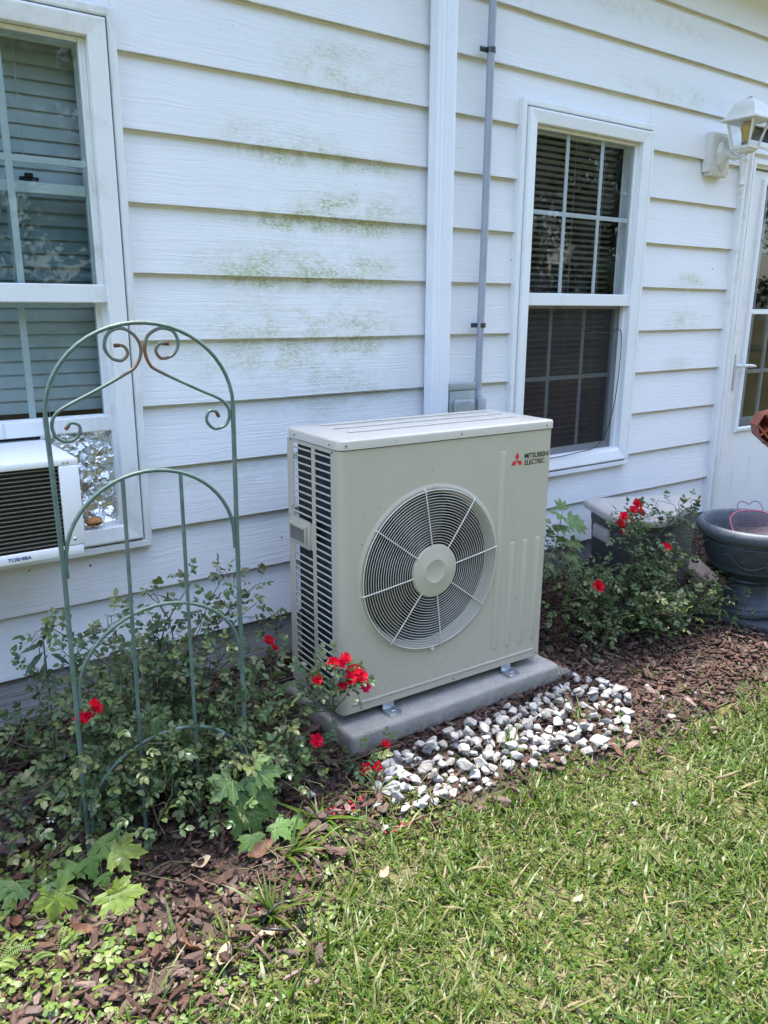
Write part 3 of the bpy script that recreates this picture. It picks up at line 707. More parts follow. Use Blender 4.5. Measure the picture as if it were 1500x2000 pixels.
for sx, sy in ((-1, -1), (1, -1), (1, 1), (-1, 1)):
    bm = bmesh.new(); a_ = (SX + sx * .041, SY + sy * .041, .0395); b_ = (SX + sx * .067, SY + sy * .067, .154)
    tube(bm, [a_, b_], .0058, 4); fin(bm, 'corner_bar', 'lamp_white', lamp)
for (s0, s1) in (((-1, -1), (1, -1)), ((1, -1), (1, 1)), ((1, 1), (-1, 1)), ((-1, 1), (-1, -1))):
    bm = bmesh.new()
    bm.faces.new([bm.verts.new((SX + s[0] * w, SY + s[1] * w, z)) for s, w, z in ((s0, .039, .041), (s1, .039, .041), (s1, .065, .153), (s0, .065, .153))]); fin(bm, 'pane', 'lamp_glass', lamp)
bm = bmesh.new(); zstack(bm, [sq(.090, .150), sq(.091, .155), sq(.080, .162), sq(.070, .180), sq(.067, .192), sq(.061, .194), sq(.057, .212), sq(.046, .230), sq(.030, .241), sq(.016, .245), sq(.014, .252)]); fin(bm, 'roof', 'lamp_white', lamp, 35)
bm = bmesh.new(); lathe(bm, [(.0, .258), (.009, .257), (.011, .253), (.013, .2515)], (SX, SY, 0), 12); fin(bm, 'finial', 'dark', lamp)
bm = bmesh.new(); lathe(bm, [(.013, .041), (.013, .066), (.016, .072), (.020, .09), (.027, .105), (.031, .122), (.028, .137), (.016, .147), (.0, .149)], (SX, SY, 0), 18); fin(bm, 'bulb', 'bulb', lamp, 60)
bm = bmesh.new(); lathe(bm, [(.0185, .0405), (.0185, .060), (.0145, .062)], (SX, SY, 0), 14); fin(bm, 'socket', 'grille_fin', lamp, 50)

# loose black cable hanging across the right window
bm = bmesh.new()
tube(bm, catmull([(2.14, -.016, 1.266), (2.21, -.018, 1.245), (2.31, -.014, 1.185), (2.42, -.012, 1.155), (2.52, -.010, 1.15), (2.585, -.010, 1.165), (2.612, -.010, 1.13), (2.612, -.012, .98), (2.600, -.012, .85), (2.575, -.014, .74), (2.53, -.018, .66), (2.46, -.022, .612), (2.34, -.024, .600), (2.22, -.024, .594), (2.05, -.024, .592)], 5), .0021, 6)
tag(fin(bm, 'cable', 'rubber', None, 60), 'thin black cable drooping across the lower half of the right window', 'cable')

# ------------------------------------------------------------------ heat pump on its pad
UX, UY, UZ, URZ = 0.6443, -0.5916, 0.0066, -0.0358
UW, UD, UH = 0.8507, 0.331, 0.88
padz = -0.018
pad = bmesh.new()
t_ = bmesh.new(); bmesh.ops.create_cube(t_, size=1)
for v in t_.verts: v.co = Vector((.917 / 2 + v.co.x * .917, .225 + v.co.y * .45, -.0375 + v.co.z * .075 - .006))
bmesh.ops.bevel(t_, geom=list(t_.edges), offset=.014, segments=4, affect='EDGES', profile=.5); merge(pad, t_)
po = fin(pad, 'equipment_pad', 'concrete', None, 50, (.636, -.660, padz + .006)); po.rotation_euler = (0, 0, -.016)
tag(po, 'grey concrete equipment pad under the beige heat pump', 'concrete pad')
bm = bmesh.new(); box(bm, -.23, .23, -.2, .2, -.05, 0, .008)
pv = fin(bm, 'paver', 'paver', None, 50, (1.415, -.455, -.070)); pv.rotation_euler = (0, 0, -.03); tag(pv, 'old weathered concrete paver peeking out behind the right end of the pad', 'paver')

unit = tag(empty('heat_pump', (UX, UY, UZ), URZ), 'beige outdoor heat pump unit with round wire fan guard on a concrete pad', 'heat pump')
FX, FZ, FR = .340, .437, .262        # fan centre and radius
# front panel: flat sheet with a round hole, rounded vertical edges
bm = bmesh.new()
zb, zt, rc = .012, .8535, .026
def rect_pt(a):
    dx, dz = math.cos(a), math.sin(a); x0, x1 = rc - FX, UW - .010 - FX; z0, z1 = zb - FZ, zt - FZ
    k = min(((x1 if dx > 0 else x0) / dx) if abs(dx) > 1e-9 else 1e9, ((z1 if dz > 0 else z0) / dz) if abs(dz) > 1e-9 else 1e9)
    return (FX + dx * k, FZ + dz * k)
angs = sorted(set([2 * math.pi * i / 128 - math.pi for i in range(128)] + [math.atan2(z - FZ, x - FX) for x in (rc, UW - .010) for z in (zb, zt)]))
outer = [bm.verts.new((*(lambda p: (p[0], 0.0, p[1]))(rect_pt(a)),)) for a in angs]
rows = [outer]
for (r, y) in [(FR + .024, 0), (FR + .020, 0), (FR + .014, -.004), (FR + .008, -.0055), (FR + .002, -.003), (FR - .004, .004), (FR - .009, .016), (FR - .012, .030)]:
    rows.append([bm.verts.new((FX + r * math.cos(a), y, FZ + r * math.sin(a))) for a in angs])
n = len(angs)
for A, B in zip(rows, rows[1:]):
    for i in range(n): bm.faces.new((A[i], A[(i + 1) % n], B[(i + 1) % n], B[i]))
bmesh.ops.recalc_face_normals(bm, faces=bm.faces)
# left corner bend, right corner bend and a right side sheet
def strip(pts):
    lo = [bm.verts.new((x, y, zb)) for x, y in pts]; hi = [bm.verts.new((x, y, zt)) for x, y in pts]
    for i in range(len(pts) - 1): bm.faces.new((lo[i], lo[i + 1], hi[i + 1], hi[i]))
strip([(rc, 0)] + [(rc - rc * math.sin(R(a)), rc - rc * math.cos(R(a))) for a in range(15, 91, 15)] + [(0, .040)])
strip([(UW - .010, 0), (UW - .004, .0015), (UW - .001, .005), (UW, .011), (UW, UD - .012), (UW - .012, UD)])
strip([(UW - .012, UD), (UW * .5, UD + .001)])
bmesh.ops.recalc_face_normals(bm, faces=bm.faces)
fin(bm, 'front_panel', 'beige', unit, 38)
# folded bottom lip of the panel
def rib(bm, x0, z0, x1, z1, w, h=.0028):
    """raised rounded rib pressed in the sheet, on the front plane"""
    d = Vector((x1 - x0, 0, z1 - z0)); L = d.length; d.normalize(); nrm = Vector((-d.z, 0, d.x)); n_ = 6
    pts = []
    for k in range(n_ + 1): a = -math.pi / 2 + math.pi * k / n_; pts.append((L + math.cos(a) * w / 2 - w / 2, math.sin(a) * w / 2))
    for k in range(n_ + 1): a = math.pi / 2 + math.pi * k / n_; pts.append((math.cos(a) * w / 2 + w / 2, math.sin(a) * w / 2))
    def ringv(sc, y): return [bm.verts.new(Vector((x0, y, z0)) + d * (L / 2 + (u - L / 2) * (1 - 2 * sc / L)) + nrm * (v * (1 - 2 * sc / w))) for u, v in pts]
    A = ringv(0, -.0002); B = ringv(.0035, -h * .8); C = ringv(.006, -h)
    m = len(pts)
    for P, Q in ((A, B), (B, C)):
        for i in range(m): bm.faces.new((P[i], P[(i + 1) % m], Q[(i + 1) % m], Q[i]))
    bm.faces.new(C)
def ribpart(*a, **k):
    bm = bmesh.new(); rib(bm, *a, **k); bmesh.ops.recalc_face_normals(bm, faces=bm.faces); return fin(bm, 'rib', 'beige', unit, 50)
ribpart(.628, .082, .628, .797, .032)
for xx in (.689, .749, .809): ribpart(xx, .080, xx, .474, .030)
ribpart(.040, .040, .822, .040, .013)
# left side panel with two columns of louvre slots
zs0, zs1, pitch = .058, .833, .0232
nrow = int((zs1 - zs0) / pitch)
bm = bmesh.new()
def lbox(y0, y1, z0, z1, x0=.0, x1=.0022): box(bm, x0, x1, y0, y1, z0, z1)
for (y0, y1) in ((.0401, .052), (.148, .170), (.290, UD)): lbox(y0, y1, zb, zt)
lbox(.0522, .1478, zb, zs0); lbox(.0522, .1478, zs1 + .008, zt); lbox(.1702, .2898, zb, zs0 + .012); lbox(.1702, .2898, zs1 + .008, zt)
lbox(.1702, .2898, .512, .598)
fin(bm, 'side_panel', 'beige', unit, 30)
def slat_mesh(L):
    bm = bmesh.new()
    prof = [(-.0015, .0100), (-.0030, .0085), (-.0035, .0055), (-.0015, .0025), (.003, .0008), (.010, .0), (.010, .0012), (.004, .0022), (.0005, .0042), (.0002, .0100)]
    a = [bm.verts.new((x * .8, 0, z * .78)) for x, z in prof]; b = [bm.verts.new((x * .8, L, z * .78)) for x, z in prof]
    m = len(prof)
    for i in range(m): bm.faces.new((a[i], a[(i + 1) % m], b[(i + 1) % m], b[i]))
    bm.faces.new(a); bm.faces.new(b[::-1]); bmesh.ops.recalc_face_normals(bm, faces=bm.faces)
    me = bpy.data.meshes.new('louvre_slat'); bm.to_mesh(me); bm.free(); me.materials.append(MAT['beige'])
    return me
sf, sb = slat_mesh(.0955), slat_mesh(.1195)
for i in range(nrow + 1):
    z = zs0 + i * pitch
    o = link(bpy.data.objects.new('louvre_slat', sf), unit); o.location = (.0, .0522, z)
    if z > zs0 + .012 and not (.498 < z < .602):
        o = link(bpy.data.objects.new('louvre_slat', sb), unit); o.location = (.0, .1702, z)
# coil and bracing seen through the slots, inner cavity
bm = bmesh.new(); box(bm, .022, .030, .055, .200, .03, .845); fin(bm, 'coil', 'coil', unit)
bm = bmesh.new(); box(bm, .020, .022, .198, .206, .03, .845); fin(bm, 'brace', 'beige_lid', unit)
bm = bmesh.new(); box(bm, .024, .030, .208, .30, .03, .845); fin(bm, 'coil', 'coil_dark', unit)
bm = bmesh.new(); box(bm, .036, UW - .2, .095, UD - .005, .03, .85); box(bm, .05, .075, .083, .095, .03, .85)
for f in list(bm.faces): pass
bmesh.ops.recalc_face_normals(bm, faces=bm.faces)
# keep the cavity open towards the fan: a tub rather than a solid block
bm.free(); bm = bmesh.new()
for b in ((.036, .040, .06, UD - .005, .03, .85), (UW - .2, UW - .196, .06, UD - .005, .03, .85), (.036, UW - .2, UD - .008, UD - .004, .03, .85), (.036, UW - .2, .06, UD, .026, .03), (.036, UW - .2, .06, UD, .848, .851)): box(bm, *b)
fin(bm, 'cavity', 'black', unit)
# handle recess on the side
bm = bmesh.new()
box(bm, -.004, .002, .180, .318, .510, .602, .006); box(bm, -.015, -.0041, .205, .312, .572, .586, .004); box(bm, -.013, -.0042, .198, .2048, .524, .586, .002)
fin(bm, 'side_handle', 'beige', unit, 40)
bm = bmesh.new(); box(bm, -.0075, -.0042, .206, .308, .526, .570); fin(bm, 'handle_recess', 'grille_fin', unit)
# lid
bm = bmesh.new(); ov = .004
def rr_poly(x0, x1, y0, y1, r, n=6, rr=None):
    out = []
    for (cx_, cy_, a0, rad) in ((x0, y0, 180, r), (x1, y0, 270, rr or r), (x1, y1, 0, rr or r), (x0, y1, 90, r)):
        sx = 1 if cx_ == x0 else -1; sy = 1 if cy_ == y0 else -1
        for k in range(n + 1):
            a = R(a0 + 90 * k / n); out.append((cx_ + sx * rad + rad * math.cos(a), cy_ + sy * rad + rad * math.sin(a)))
    return out
prism(bm, rr_poly(-ov, UW + ov, -ov, UD + ov, .030, 6, .012), .8565, .885, .006)
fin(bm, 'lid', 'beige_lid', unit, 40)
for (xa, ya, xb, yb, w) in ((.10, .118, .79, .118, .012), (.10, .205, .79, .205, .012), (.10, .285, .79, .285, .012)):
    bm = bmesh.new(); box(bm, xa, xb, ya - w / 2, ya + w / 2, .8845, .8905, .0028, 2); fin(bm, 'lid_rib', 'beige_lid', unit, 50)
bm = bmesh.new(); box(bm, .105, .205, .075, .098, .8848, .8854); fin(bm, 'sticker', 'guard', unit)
# fan guard
guard = empty('fan_guard', (FX, -.010, FZ), 0, unit)
rr0, rr1, nr = .088, .2655, 21
for i in range(nr):
    bm = bmesh.new(); r = rr0 + (rr1 - rr0) * i / (nr - 1)
    y = -.006 * math.cos((r - rr0) / (rr1 - rr0) * math.pi / 2)
    ring(bm, (0, y, 0), r, .0011 if i < nr - 1 else .0022, n=80, m=6); fin(bm, 'ring', 'guard', guard, 180)
for ang in (98, 53, 8, -37, -82, -127, -172, -217):
    a = R(ang); bm = bmesh.new()
    tube(bm, [(r * math.cos(a), y, r * math.sin(a)) for r, y in ((.080, -.0095), (.2, -.0065), (.262, -.0035), (.272, -.002), (.273, .008))], .0021, 7); fin(bm, 'spoke', 'guard', guard, 60)
bm = bmesh.new(); lathe(bm, [(0, -.0125), (.036, -.0125), (.038, -.0135), (.041, -.0135), (.043, -.0125), (.078, -.0125), (.085, -.0105), (.0865, -.006), (.0865, .0), (.08, .003)], (0, 0, 0), 56, 'y'); fin(bm, 'hub_cover', 'beige', guard, 30)
for zz in (1, -1):
    bm = bmesh.new(); ring(bm, (0.004, .000, zz * (rr1 + .010)), .0065, .0022, n=18, m=6); tube(bm, [(0.004, -.004, zz * (rr1 + .010)), (0.004, .008, zz * (rr1 + .010))], .0038, 8); fin(bm, 'mounting_eye', 'guard', guard, 60)
# fan blades and motor in the shroud
fan = empty('fan', (FX, .085, FZ), 0, unit)
for k in range(3):
    bm = bmesh.new(); n_r, n_a = 7, 9; vv = []
    for i in range(n_r):
        r = .05 + (.232 - .05) * i / (n_r - 1); row = []
        for j in range(n_a):
            s = j / (n_a - 1) - .5; sweep = .35 * (i / (n_r - 1)) ** 1.5
            a = R(120 * k + 70) + s * (1.55 - .2 * i / n_r) + sweep
            row.append(bm.verts.new((r * math.cos(a), -s * .075 * (1 - .25 * i / n_r) - .02 * (1 - (2 * s) ** 2) * 0 , r * math.sin(a))))
        vv.append(row)
    for i in range(n_r - 1):
        for j in range(n_a - 1): bm.faces.new((vv[i][j], vv[i][j + 1], vv[i + 1][j + 1], vv[i + 1][j]))
    fin(bm, 'blade', 'fan_dark', fan, 60)
bm = bmesh.new(); lathe(bm, [(0, -.03), (.045, -.03), (.055, -.02), (.058, .05), (0, .05)], (0, 0, 0), 30, 'y'); fin(bm, 'motor', 'fan_dark', fan, 40)
# screws
def screw(x, y, z, ax):
    bm = bmesh.new(); r = .0036
    if ax == 'y': lathe(bm, [(0, -.0022), (r * .7, -.002), (r, 0)], (x, y, z), 10, 'y')
    else:
        lathe(bm, [(0, -.0022), (r * .7, -.002), (r, 0)], (0, 0, 0), 10, 'y'); bmesh.ops.transform(bm, matrix=Matrix.Translation((x, y, z)) @ Matrix.Rotation(R(-90), 4, 'Z'), verts=bm.verts)
    fin(bm, 'screw', 'grille_fin', unit)
for (x, z) in ((.02, .870), (.446, .870), (.82, .868), (.072, .022), (.444, .022), (.832, .024)): screw(x, -.0042 if z > .5 else -.0002, z, 'y')
for (y, z) in ((.27, .868), (.05, .868), (.043, .846), (.305, .848), (.302, .63)): screw(-.0042 if z > .86 else -.0003, y, z, 'x')
bm = bmesh.new(); lathe(bm, [(FR - .0115, .0302), (FR - .015, .06), (FR - .016, .15)], (FX, 0, FZ), 64, 'y'); fin(bm, 'shroud', 'shroud', unit, 60)
# feet
for fx in (.185, .700):
    for fy, sgn in ((-.036, 1), (UD + .036, -1)):
        bm = bmesh.new(); x0, x1 = fx - .022, fx + .022; z = padz - UZ
        a = fy; b = fy + sgn * .05
        box(bm, x0, x1, min(a, b), max(a, b), z + .0005, z + .0035, .001)
        tube(bm, [(x0 - .0, a + sgn * .046, z + .004), (x0, a + sgn * .046, z + .03)], .001, 4)
        box(bm, x0, x1, min(b, b + sgn * .003), max(b, b + sgn * .003), z + .0036, z + .031)
        box(bm, x0 - .003, x0 - .0001, min(a + sgn * .004, b), max(a + sgn * .004, b), z + .0036, z + .012)
        box(bm, x1 + .0001, x1 + .003, min(a + sgn * .004, b), max(a + sgn * .004, b), z + .0036, z + .012)
        lathe(bm, [(.0, .0075), (.006, .0075), (.0065, .0037)], (fx, fy + sgn * .016, z), 6)
        ring(bm, (fx, fy + sgn * .016, z + .0042), .009, .0012, n=14, m=4)
        fin(bm, 'foot_bracket', 'steel', unit, 30)
bm = bmesh.new(); box(bm, .012, UW - .012, .010, UD - .01, .004, .0118, .002); fin(bm, 'base_pan', 'beige', unit)
# emblem and lettering
bm = bmesh.new(); ec = (.6925, .7575); q_ = .0292
def diamond(cx_, cz_, ang):
    a = R(ang); ax_ = Vector((math.cos(a), 0, math.sin(a))); L, Wd = q_ , q_ * math.tan(R(30)) * .5
    c0 = Vector((cx_, 0, cz_)); per = Vector((-ax_.z, 0, ax_.x))
    P = [c0, c0 + ax_ * L / 2 + per * Wd, c0 + ax_ * L, c0 + ax_ * L / 2 - per * Wd]
    lo = [bm.verts.new(p + Vector((0, -.0003, 0))) for p in P]; hi = [bm.verts.new(p + Vector((0, -.0008, 0))) for p in P]
    bm.faces.new(hi)
    for i in range(4): bm.faces.new((lo[i], lo[(i + 1) % 4], hi[(i + 1) % 4], hi[i]))
for an in (90, 210, 330): diamond(ec[0], ec[1] , an)
bmesh.ops.recalc_face_normals(bm, faces=bm.faces); fin(bm, 'emblem', 'logo_red', unit)
def lettering(body, parent, mat, x, y, z, height, width, off, rz=0.0):
    cu = bpy.data.curves.new('lettering', 'FONT'); cu.body = body; cu.size = 1; cu.offset = off; cu.extrude = .004; cu.space_character = 0.96
    o = bpy.data.objects.new('lettering', cu); COL.objects.link(o); bpy.context.view_layer.update()
    me = bpy.data.meshes.new_from_object(o.evaluated_get(bpy.context.evaluated_depsgraph_get())); bpy.data.objects.remove(o); bpy.data.curves.remove(cu)
    co = np.empty(len(me.vertices) * 3, np.float32); me.vertices.foreach_get('co', co); co = co.reshape(-1, 3)
    mn, mx = co.min(0), co.max(0); k = (co - mn) / (mx - mn)
    out = np.stack([x + k[:, 0] * width, y - k[:, 2] * .0006, z + k[:, 1] * height], 1).astype(np.float32)
    me.vertices.foreach_set('co', out.ravel()); me.update(); me.materials.clear(); me.materials.append(MAT[mat]); me.name = 'lettering'
    return link(bpy.data.objects.new('lettering', me), parent)
lettering('MITSUBISHI', unit, 'logo_black', .7265, -.0002, .7615, .0175, .111, .010)
lettering('ELECTRIC', unit, 'logo_black', .7285, -.0002, .7385, .0175, .092, .010)

# ------------------------------------------------------------------ window air conditioner with foil panel
ac = tag(empty('window_air_conditioner', (-.235, -.33, .615)), 'white window air conditioner with dark slatted back sticking out of the left window', 'air conditioner')
AX0, AX1, AZ1, AD = -.225, .222, .258, .40
bm = bmesh.new()
box(bm, AX0, AX1, .006, AD, AZ1 - .012, AZ1, .003); box(bm, AX0, AX0 + .006, .006, AD, .0, AZ1 - .0122); box(bm, AX1 - .006, AX1, .006, AD, .0, AZ1 - .0122, .002)
box(bm, AX0 + .0062, AX1 - .0062, .006, AD, .0, .01)
fin(bm, 'case', 'ac_white', ac, 30)
bm = bmesh.new()
box(bm, AX1 - .050, AX1 + .001, -.006, .0058, .022, AZ1 - .018, .004); box(bm, AX0 - .001, AX0 + .05, -.006, .0058, .022, AZ1 - .018, .004)
box(bm, AX0 - .001, AX1 + .001, -.004, .0056, AZ1 - .0178, AZ1 + .001, .004); box(bm, AX0, AX1 - .004, -.005, .0057, -.006, .0218, .004)
fin(bm, 'bezel', 'ac_white', ac, 30)
bm = bmesh.new(); box(bm, AX0 + .05, AX1 - .05, .02, .03, .02, AZ1 - .02); fin(bm, 'condenser', 'coil_dark', ac)
bm = bmesh.new(); box(bm, AX0 + .0505, AX1 - .0505, .0, .008, 0, .0028, .001); me = bpy.data.meshes.new('grille_slat'); bm.to_mesh(me); bm.free(); me.materials.append(MAT['grille_fin'])
for i in range(19):
    o = link(bpy.data.objects.new('grille_slat', me), ac); o.location = (0, .002, .028 + i * .0113)
for i in range(9):
    bm = bmesh.new(); box(bm, .038 - i * .0145, .0425 - i * .0145, .10, .16, AZ1 - .001, AZ1 + .0008); fin(bm, 'vent_slot', 'dark', ac)
bm = bmesh.new()
for (x, z) in ((AX1 - .037, AZ1 - .010), (AX1 - .026, AZ1 - .010)): lathe(bm, [(0, -.0062), (.003, -.006), (.0036, -.0042)], (x, 0, z), 10, 'y')
lathe(bm, [(0, -.0085), (.004, -.008), (.005, -.0062)], (AX1 - .026, 0, .040), 12, 'y'); fin(bm, 'screw', 'steel', ac, 60)
lettering('TOSHIBA', ac, 'logo_blue', .025, -.0052, .0035, .0095, .058, .02)

bm = bmesh.new(); n1, n2 = 44, 66; fx0, fx1, fz0, fz1 = -.022, .196, .585, .886; vv = {}
seeds = [(random.uniform(fx0, fx1), random.uniform(fz0, fz1), random.uniform(-.6, .6), random.uniform(-.6, .6), random.uniform(-.006, .006)) for _ in range(190)]
for i in range(n1 + 1):
    for j in range(n2 + 1):
        x = fx0 + (fx1 - fx0) * i / n1 + random.uniform(-.002, .002); z = fz0 + (fz1 - fz0) * j / n2 + random.uniform(-.002, .002)
        d = sorted(((x - s[0]) ** 2 + (z - s[1]) ** 2, s) for s in seeds)[0][1]
        y = .030 + d[4] + d[2] * (x - d[0]) * .8 + d[3] * (z - d[1]) * .8 - .02 * max(0, (fz0 + .05 - z) / .05)
        vv[i, j] = bm.verts.new((x, y, z))
for i in range(n1):
    for j in range(n2): bm.faces.new((vv[i, j], vv[i + 1, j], vv[i + 1, j + 1], vv[i, j + 1]))
tag(fin(bm, 'foil_sheet', 'foil'), 'crumpled silver foil filling the gap beside the window air conditioner', 'foil')
def lump(name, mat, loc, s, label, seed):
    r = random.Random(seed); bm = bmesh.new(); bmesh.ops.create_icosphere(bm, subdivisions=3, radius=1)
    ph = [r.uniform(0, 6) for _ in range(6)]
    for v in bm.verts:
        k = 1 + .16 * math.sin(17 * v.co.x + 5 * v.co.y + ph[3]) * .4 + .12 * math.sin(3 * v.co.x + ph[0]) + .1 * math.sin(4 * v.co.y + 3 * v.co.z + ph[1]) + .06 * math.sin(9 * v.co.z + 7 * v.co.x + ph[2])
        v.co = Vector((v.co.x * s[0] * k, v.co.y * s[1] * k, v.co.z * s[2] * k))
    tag(fin(bm, name, mat, None, 180, loc), label, 'lump')
lump('orange_lump', 'orange_lump', (.100, -.010, .607), (.030, .016, .012), 'orange-brown lump lying on the window sill in front of the foil', 1)
lump('cream_lump', 'cream_lump', (.045, -.012, .606), (.026, .018, .014), 'cream coloured lump on the window sill next to the air conditioner', 2)

# ------------------------------------------------------------------ trellis
tr = tag(empty('trellis', (.0585, -.685, -.10)), 'tall green iron garden trellis with scrolls and arches, standing in the rose bush', 'trellis')
def trp(name, pts, r, n=8, sub=0, parent=None, mat='trellis'):
    P = [(x - .0585, y + .685 if len(p) == 3 else 0, z + .10) for p in pts for (x, y, z) in [(p if len(p) == 3 else (p[0], -.685, p[1]))]]
    if sub: P = catmull(P, sub)
    bm = bmesh.new(); tube(bm, P, r * .88, n); return fin(bm, name, mat, parent or tr, 60)
def arch(cx, hw, zs, h, n=25): return [(cx - hw * math.cos(math.pi * k / n), zs + h * math.sin(math.pi * k / n)) for k in range(n + 1)]
trp('post', [(-.160, 1.03), (-.154, .69), (-.160, .1), (-.163, -.2)], .0066, 10); trp('post', [(.2765, 1.04), (.2725, .69), (.270, .2), (.268, -.2)], .0066, 10)
trp('post', [(-.006, .879), (-.012, .4), (-.020, -.2)], .0056, 8); trp('post', [(.1325, .880), (.131, .242), (.130, -.2)], .0056, 8)
trp('arch', [(-.160, 1.02)] + arch(.0585, .2185, 1.03, .198) + [(.2765, 1.02)], .0054)
trp('arch', [(-.1475, .665, ), (-.1475, .70)] + arch(.059, .206, .70, .19) + [(.2655, .665)], .0054)
trp('arch', [(-.148, .34), (-.148, .37)] + arch(.060, .208, .37, .185) + [(.265, .34)], .0054)
trp('arch', [(-.148, .0), (-.148, .03)] + arch(.060, .208, .03, .18) + [(.265, .0)], .0054)
SL = [(-.001, 1.179), (.012, 1.1795), (.023, 1.174), (.027, 1.159), (.012, 1.146), (-.010, 1.153), (-.023, 1.177), (-.012, 1.206), (.017, 1.216), (.046, 1.199), (.0580, 1.168), (.044, 1.133), (.013, 1.113), (-.050, 1.082), (-.128, 1.045), (-.1475, 1.018), (-.142, .988), (-.118, .975), (-.095, .986), (-.091, 1.008), (-.108, 1.016), (-.121, 1.003)]
SRr = [(.122, 1.180), (.110, 1.181), (.100, 1.1795), (.092, 1.165), (.104, 1.148), (.131, 1.154), (.146, 1.179), (.136, 1.207), (.106, 1.215), (.076, 1.199), (.0665, 1.168), (.075, 1.137), (.096, 1.119), (.184, 1.075), (.248, 1.043), (.2665, 1.012), (.256, .983), (.227, .975), (.207, .994), (.212, 1.017), (.231, 1.017), (.238, 1.004)]
for sc in (SL, SRr):
    o = trp('scroll', sc, .0044, 8, 6)
    for (a, b) in ((sc[0], sc[1]), (sc[-1], sc[-2])):
        d = Vector((b[0] - a[0], b[1] - a[1])).normalized()
        trp('scroll_tip', [(a[0] - d.x * .001, a[1] - d.y * .001), (a[0] + d.x * .011, a[1] + d.y * .011)], .0050, 8, 0, o, 'rust')

# ------------------------------------------------------------------ bin, urn, basket, chair, flagstones
bn = tag(empty('storage_bin', (2.515, -.408, -.07), R(-23.5)), 'grey resin storage bin with a pale lid between the siding and the urn', 'storage bin')
def bin_poly(a, rfl): return rr_poly(-.245 - a, .245 + a, -.225 - a, .225 + a, .07, 8, .07)
def binp(a):
    C = [(-.12, -.185, .10), (.27, .15, .03), (.27, .25, .05), (-.27, .25, .05), (-.29, -.06, .09)]; P = []
    C = [(Vector((x * (1 + a / .26), y * (1 + a / .2))), r_ * min(1, 1 + a / .1)) for x, y, r_ in C]; n_ = len(C)
    for i in range(n_):
        p, r_ = C[i]; u = (C[i - 1][0] - p).normalized(); v = (C[(i + 1) % n_][0] - p).normalized()
        for k in range(7): t = k / 6; P.append(tuple((p + u * r_) * (1 - t) ** 2 + p * 2 * t * (1 - t) + (p + v * r_) * t * t))
    return P
bm = bmesh.new()
rows = [[bm.verts.new((x * s, y * s, z)) for x, y in binp(-.01)] for s, z in ((.90, 0), (.92, .02), (.99, .36), (1.0, .37), (1.0, .415))]
for A, B in zip(rows, rows[1:]):
    for i in range(len(A)): bm.faces.new((A[i], A[(i + 1) % len(A)], B[(i + 1) % len(B)], B[i]))
bm.faces.new(rows[0][::-1]); bmesh.ops.recalc_face_normals(bm, faces=bm.faces)
fin(bm, 'body', 'bin', bn, 35)
bm = bmesh.new()
rows = [[bm.verts.new((x, y, z)) for x, y in binp(a)] for a, z in ((.004, .414), (.012, .414), (.016, .419), (.016, .438), (.012, .446), (.004, .450), (-.036, .452), (-.044, .450), (-.052, .445), (-.064, .444))]
for A, B in zip(rows, rows[1:]):
    for i in range(len(A)): bm.faces.new((A[i], A[(i + 1) % len(A)], B[(i + 1) % len(B)], B[i]))
bm.faces.new(rows[-1]); bmesh.ops.recalc_face_normals(bm, faces=bm.faces)
fin(bm, 'lid', 'bin_lid', bn, 40)
bm = bmesh.new(); box(bm, -.286, -.258, .0, .14, .300, .365, .010); fin(bm, 'grip', 'bin_lid', bn, 40)

UC = (2.660, -.755)
urn = tag(empty('urn_planter', (*UC, -.058), R(14)), 'dark slate blue urn planter with raised vine and flower relief on a square foot', 'planter')
urn.scale = (.967, .967, .967)
bm = bmesh.new(); box(bm, -.172, .172, -.172, .172, 0, .040, .008); fin(bm, 'foot_plate', 'urn', urn, 40)
bm = bmesh.new()
lathe(bm, [(.150, .040), (.156, .048), (.156, .062), (.148, .074), (.138, .076), (.135, .084), (.118, .094), (.098, .115), (.088, .150), (.086, .172), (.094, .182), (.098, .188), (.096, .196), (.104, .204), (.140, .222),
           (.172, .246), (.178, .252), (.177, .258), (.192, .285), (.206, .325), (.212, .352), (.214, .368), (.210, .374), (.214, .379), (.213, .385)], (0, 0, 0), 64)
fin(bm, 'bowl', 'urn', urn, 40)
bm = bmesh.new()
lathe(bm, [(.212, .384), (.230, .392), (.244, .410), (.248, .428), (.242, .444), (.232, .451), (.224, .450), (.218, .442), (.205, .40), (.195, .33), (.0, .31)], (0, 0, 0), 64)
fin(bm, 'rim', 'urn_rim', urn, 50)
def on_bowl(ang, h):
    r = np.interp(h, [.252, .285, .325, .352], [.178, .192, .206, .212]) + .0015
    return Vector((r * math.cos(ang), r * math.sin(ang), h))
va = R(236 - 14)          # direction of the viewer's side of the bowl
vine = [(-1.1, .318), (-.95, .335), (-.82, .312), (-.66, .285), (-.48, .279), (-.30, .289), (-.12, .300), (.06, .292), (.22, .280), (.38, .276), (.54, .284), (.68, .305), (.82, .330), (1.0, .320), (1.2, .290)]
bm = bmesh.new(); tube(bm, catmull([on_bowl(va + a, h) for a, h in vine], 5), .0042, 6); fin(bm, 'vine_relief', 'urn', urn, 60)
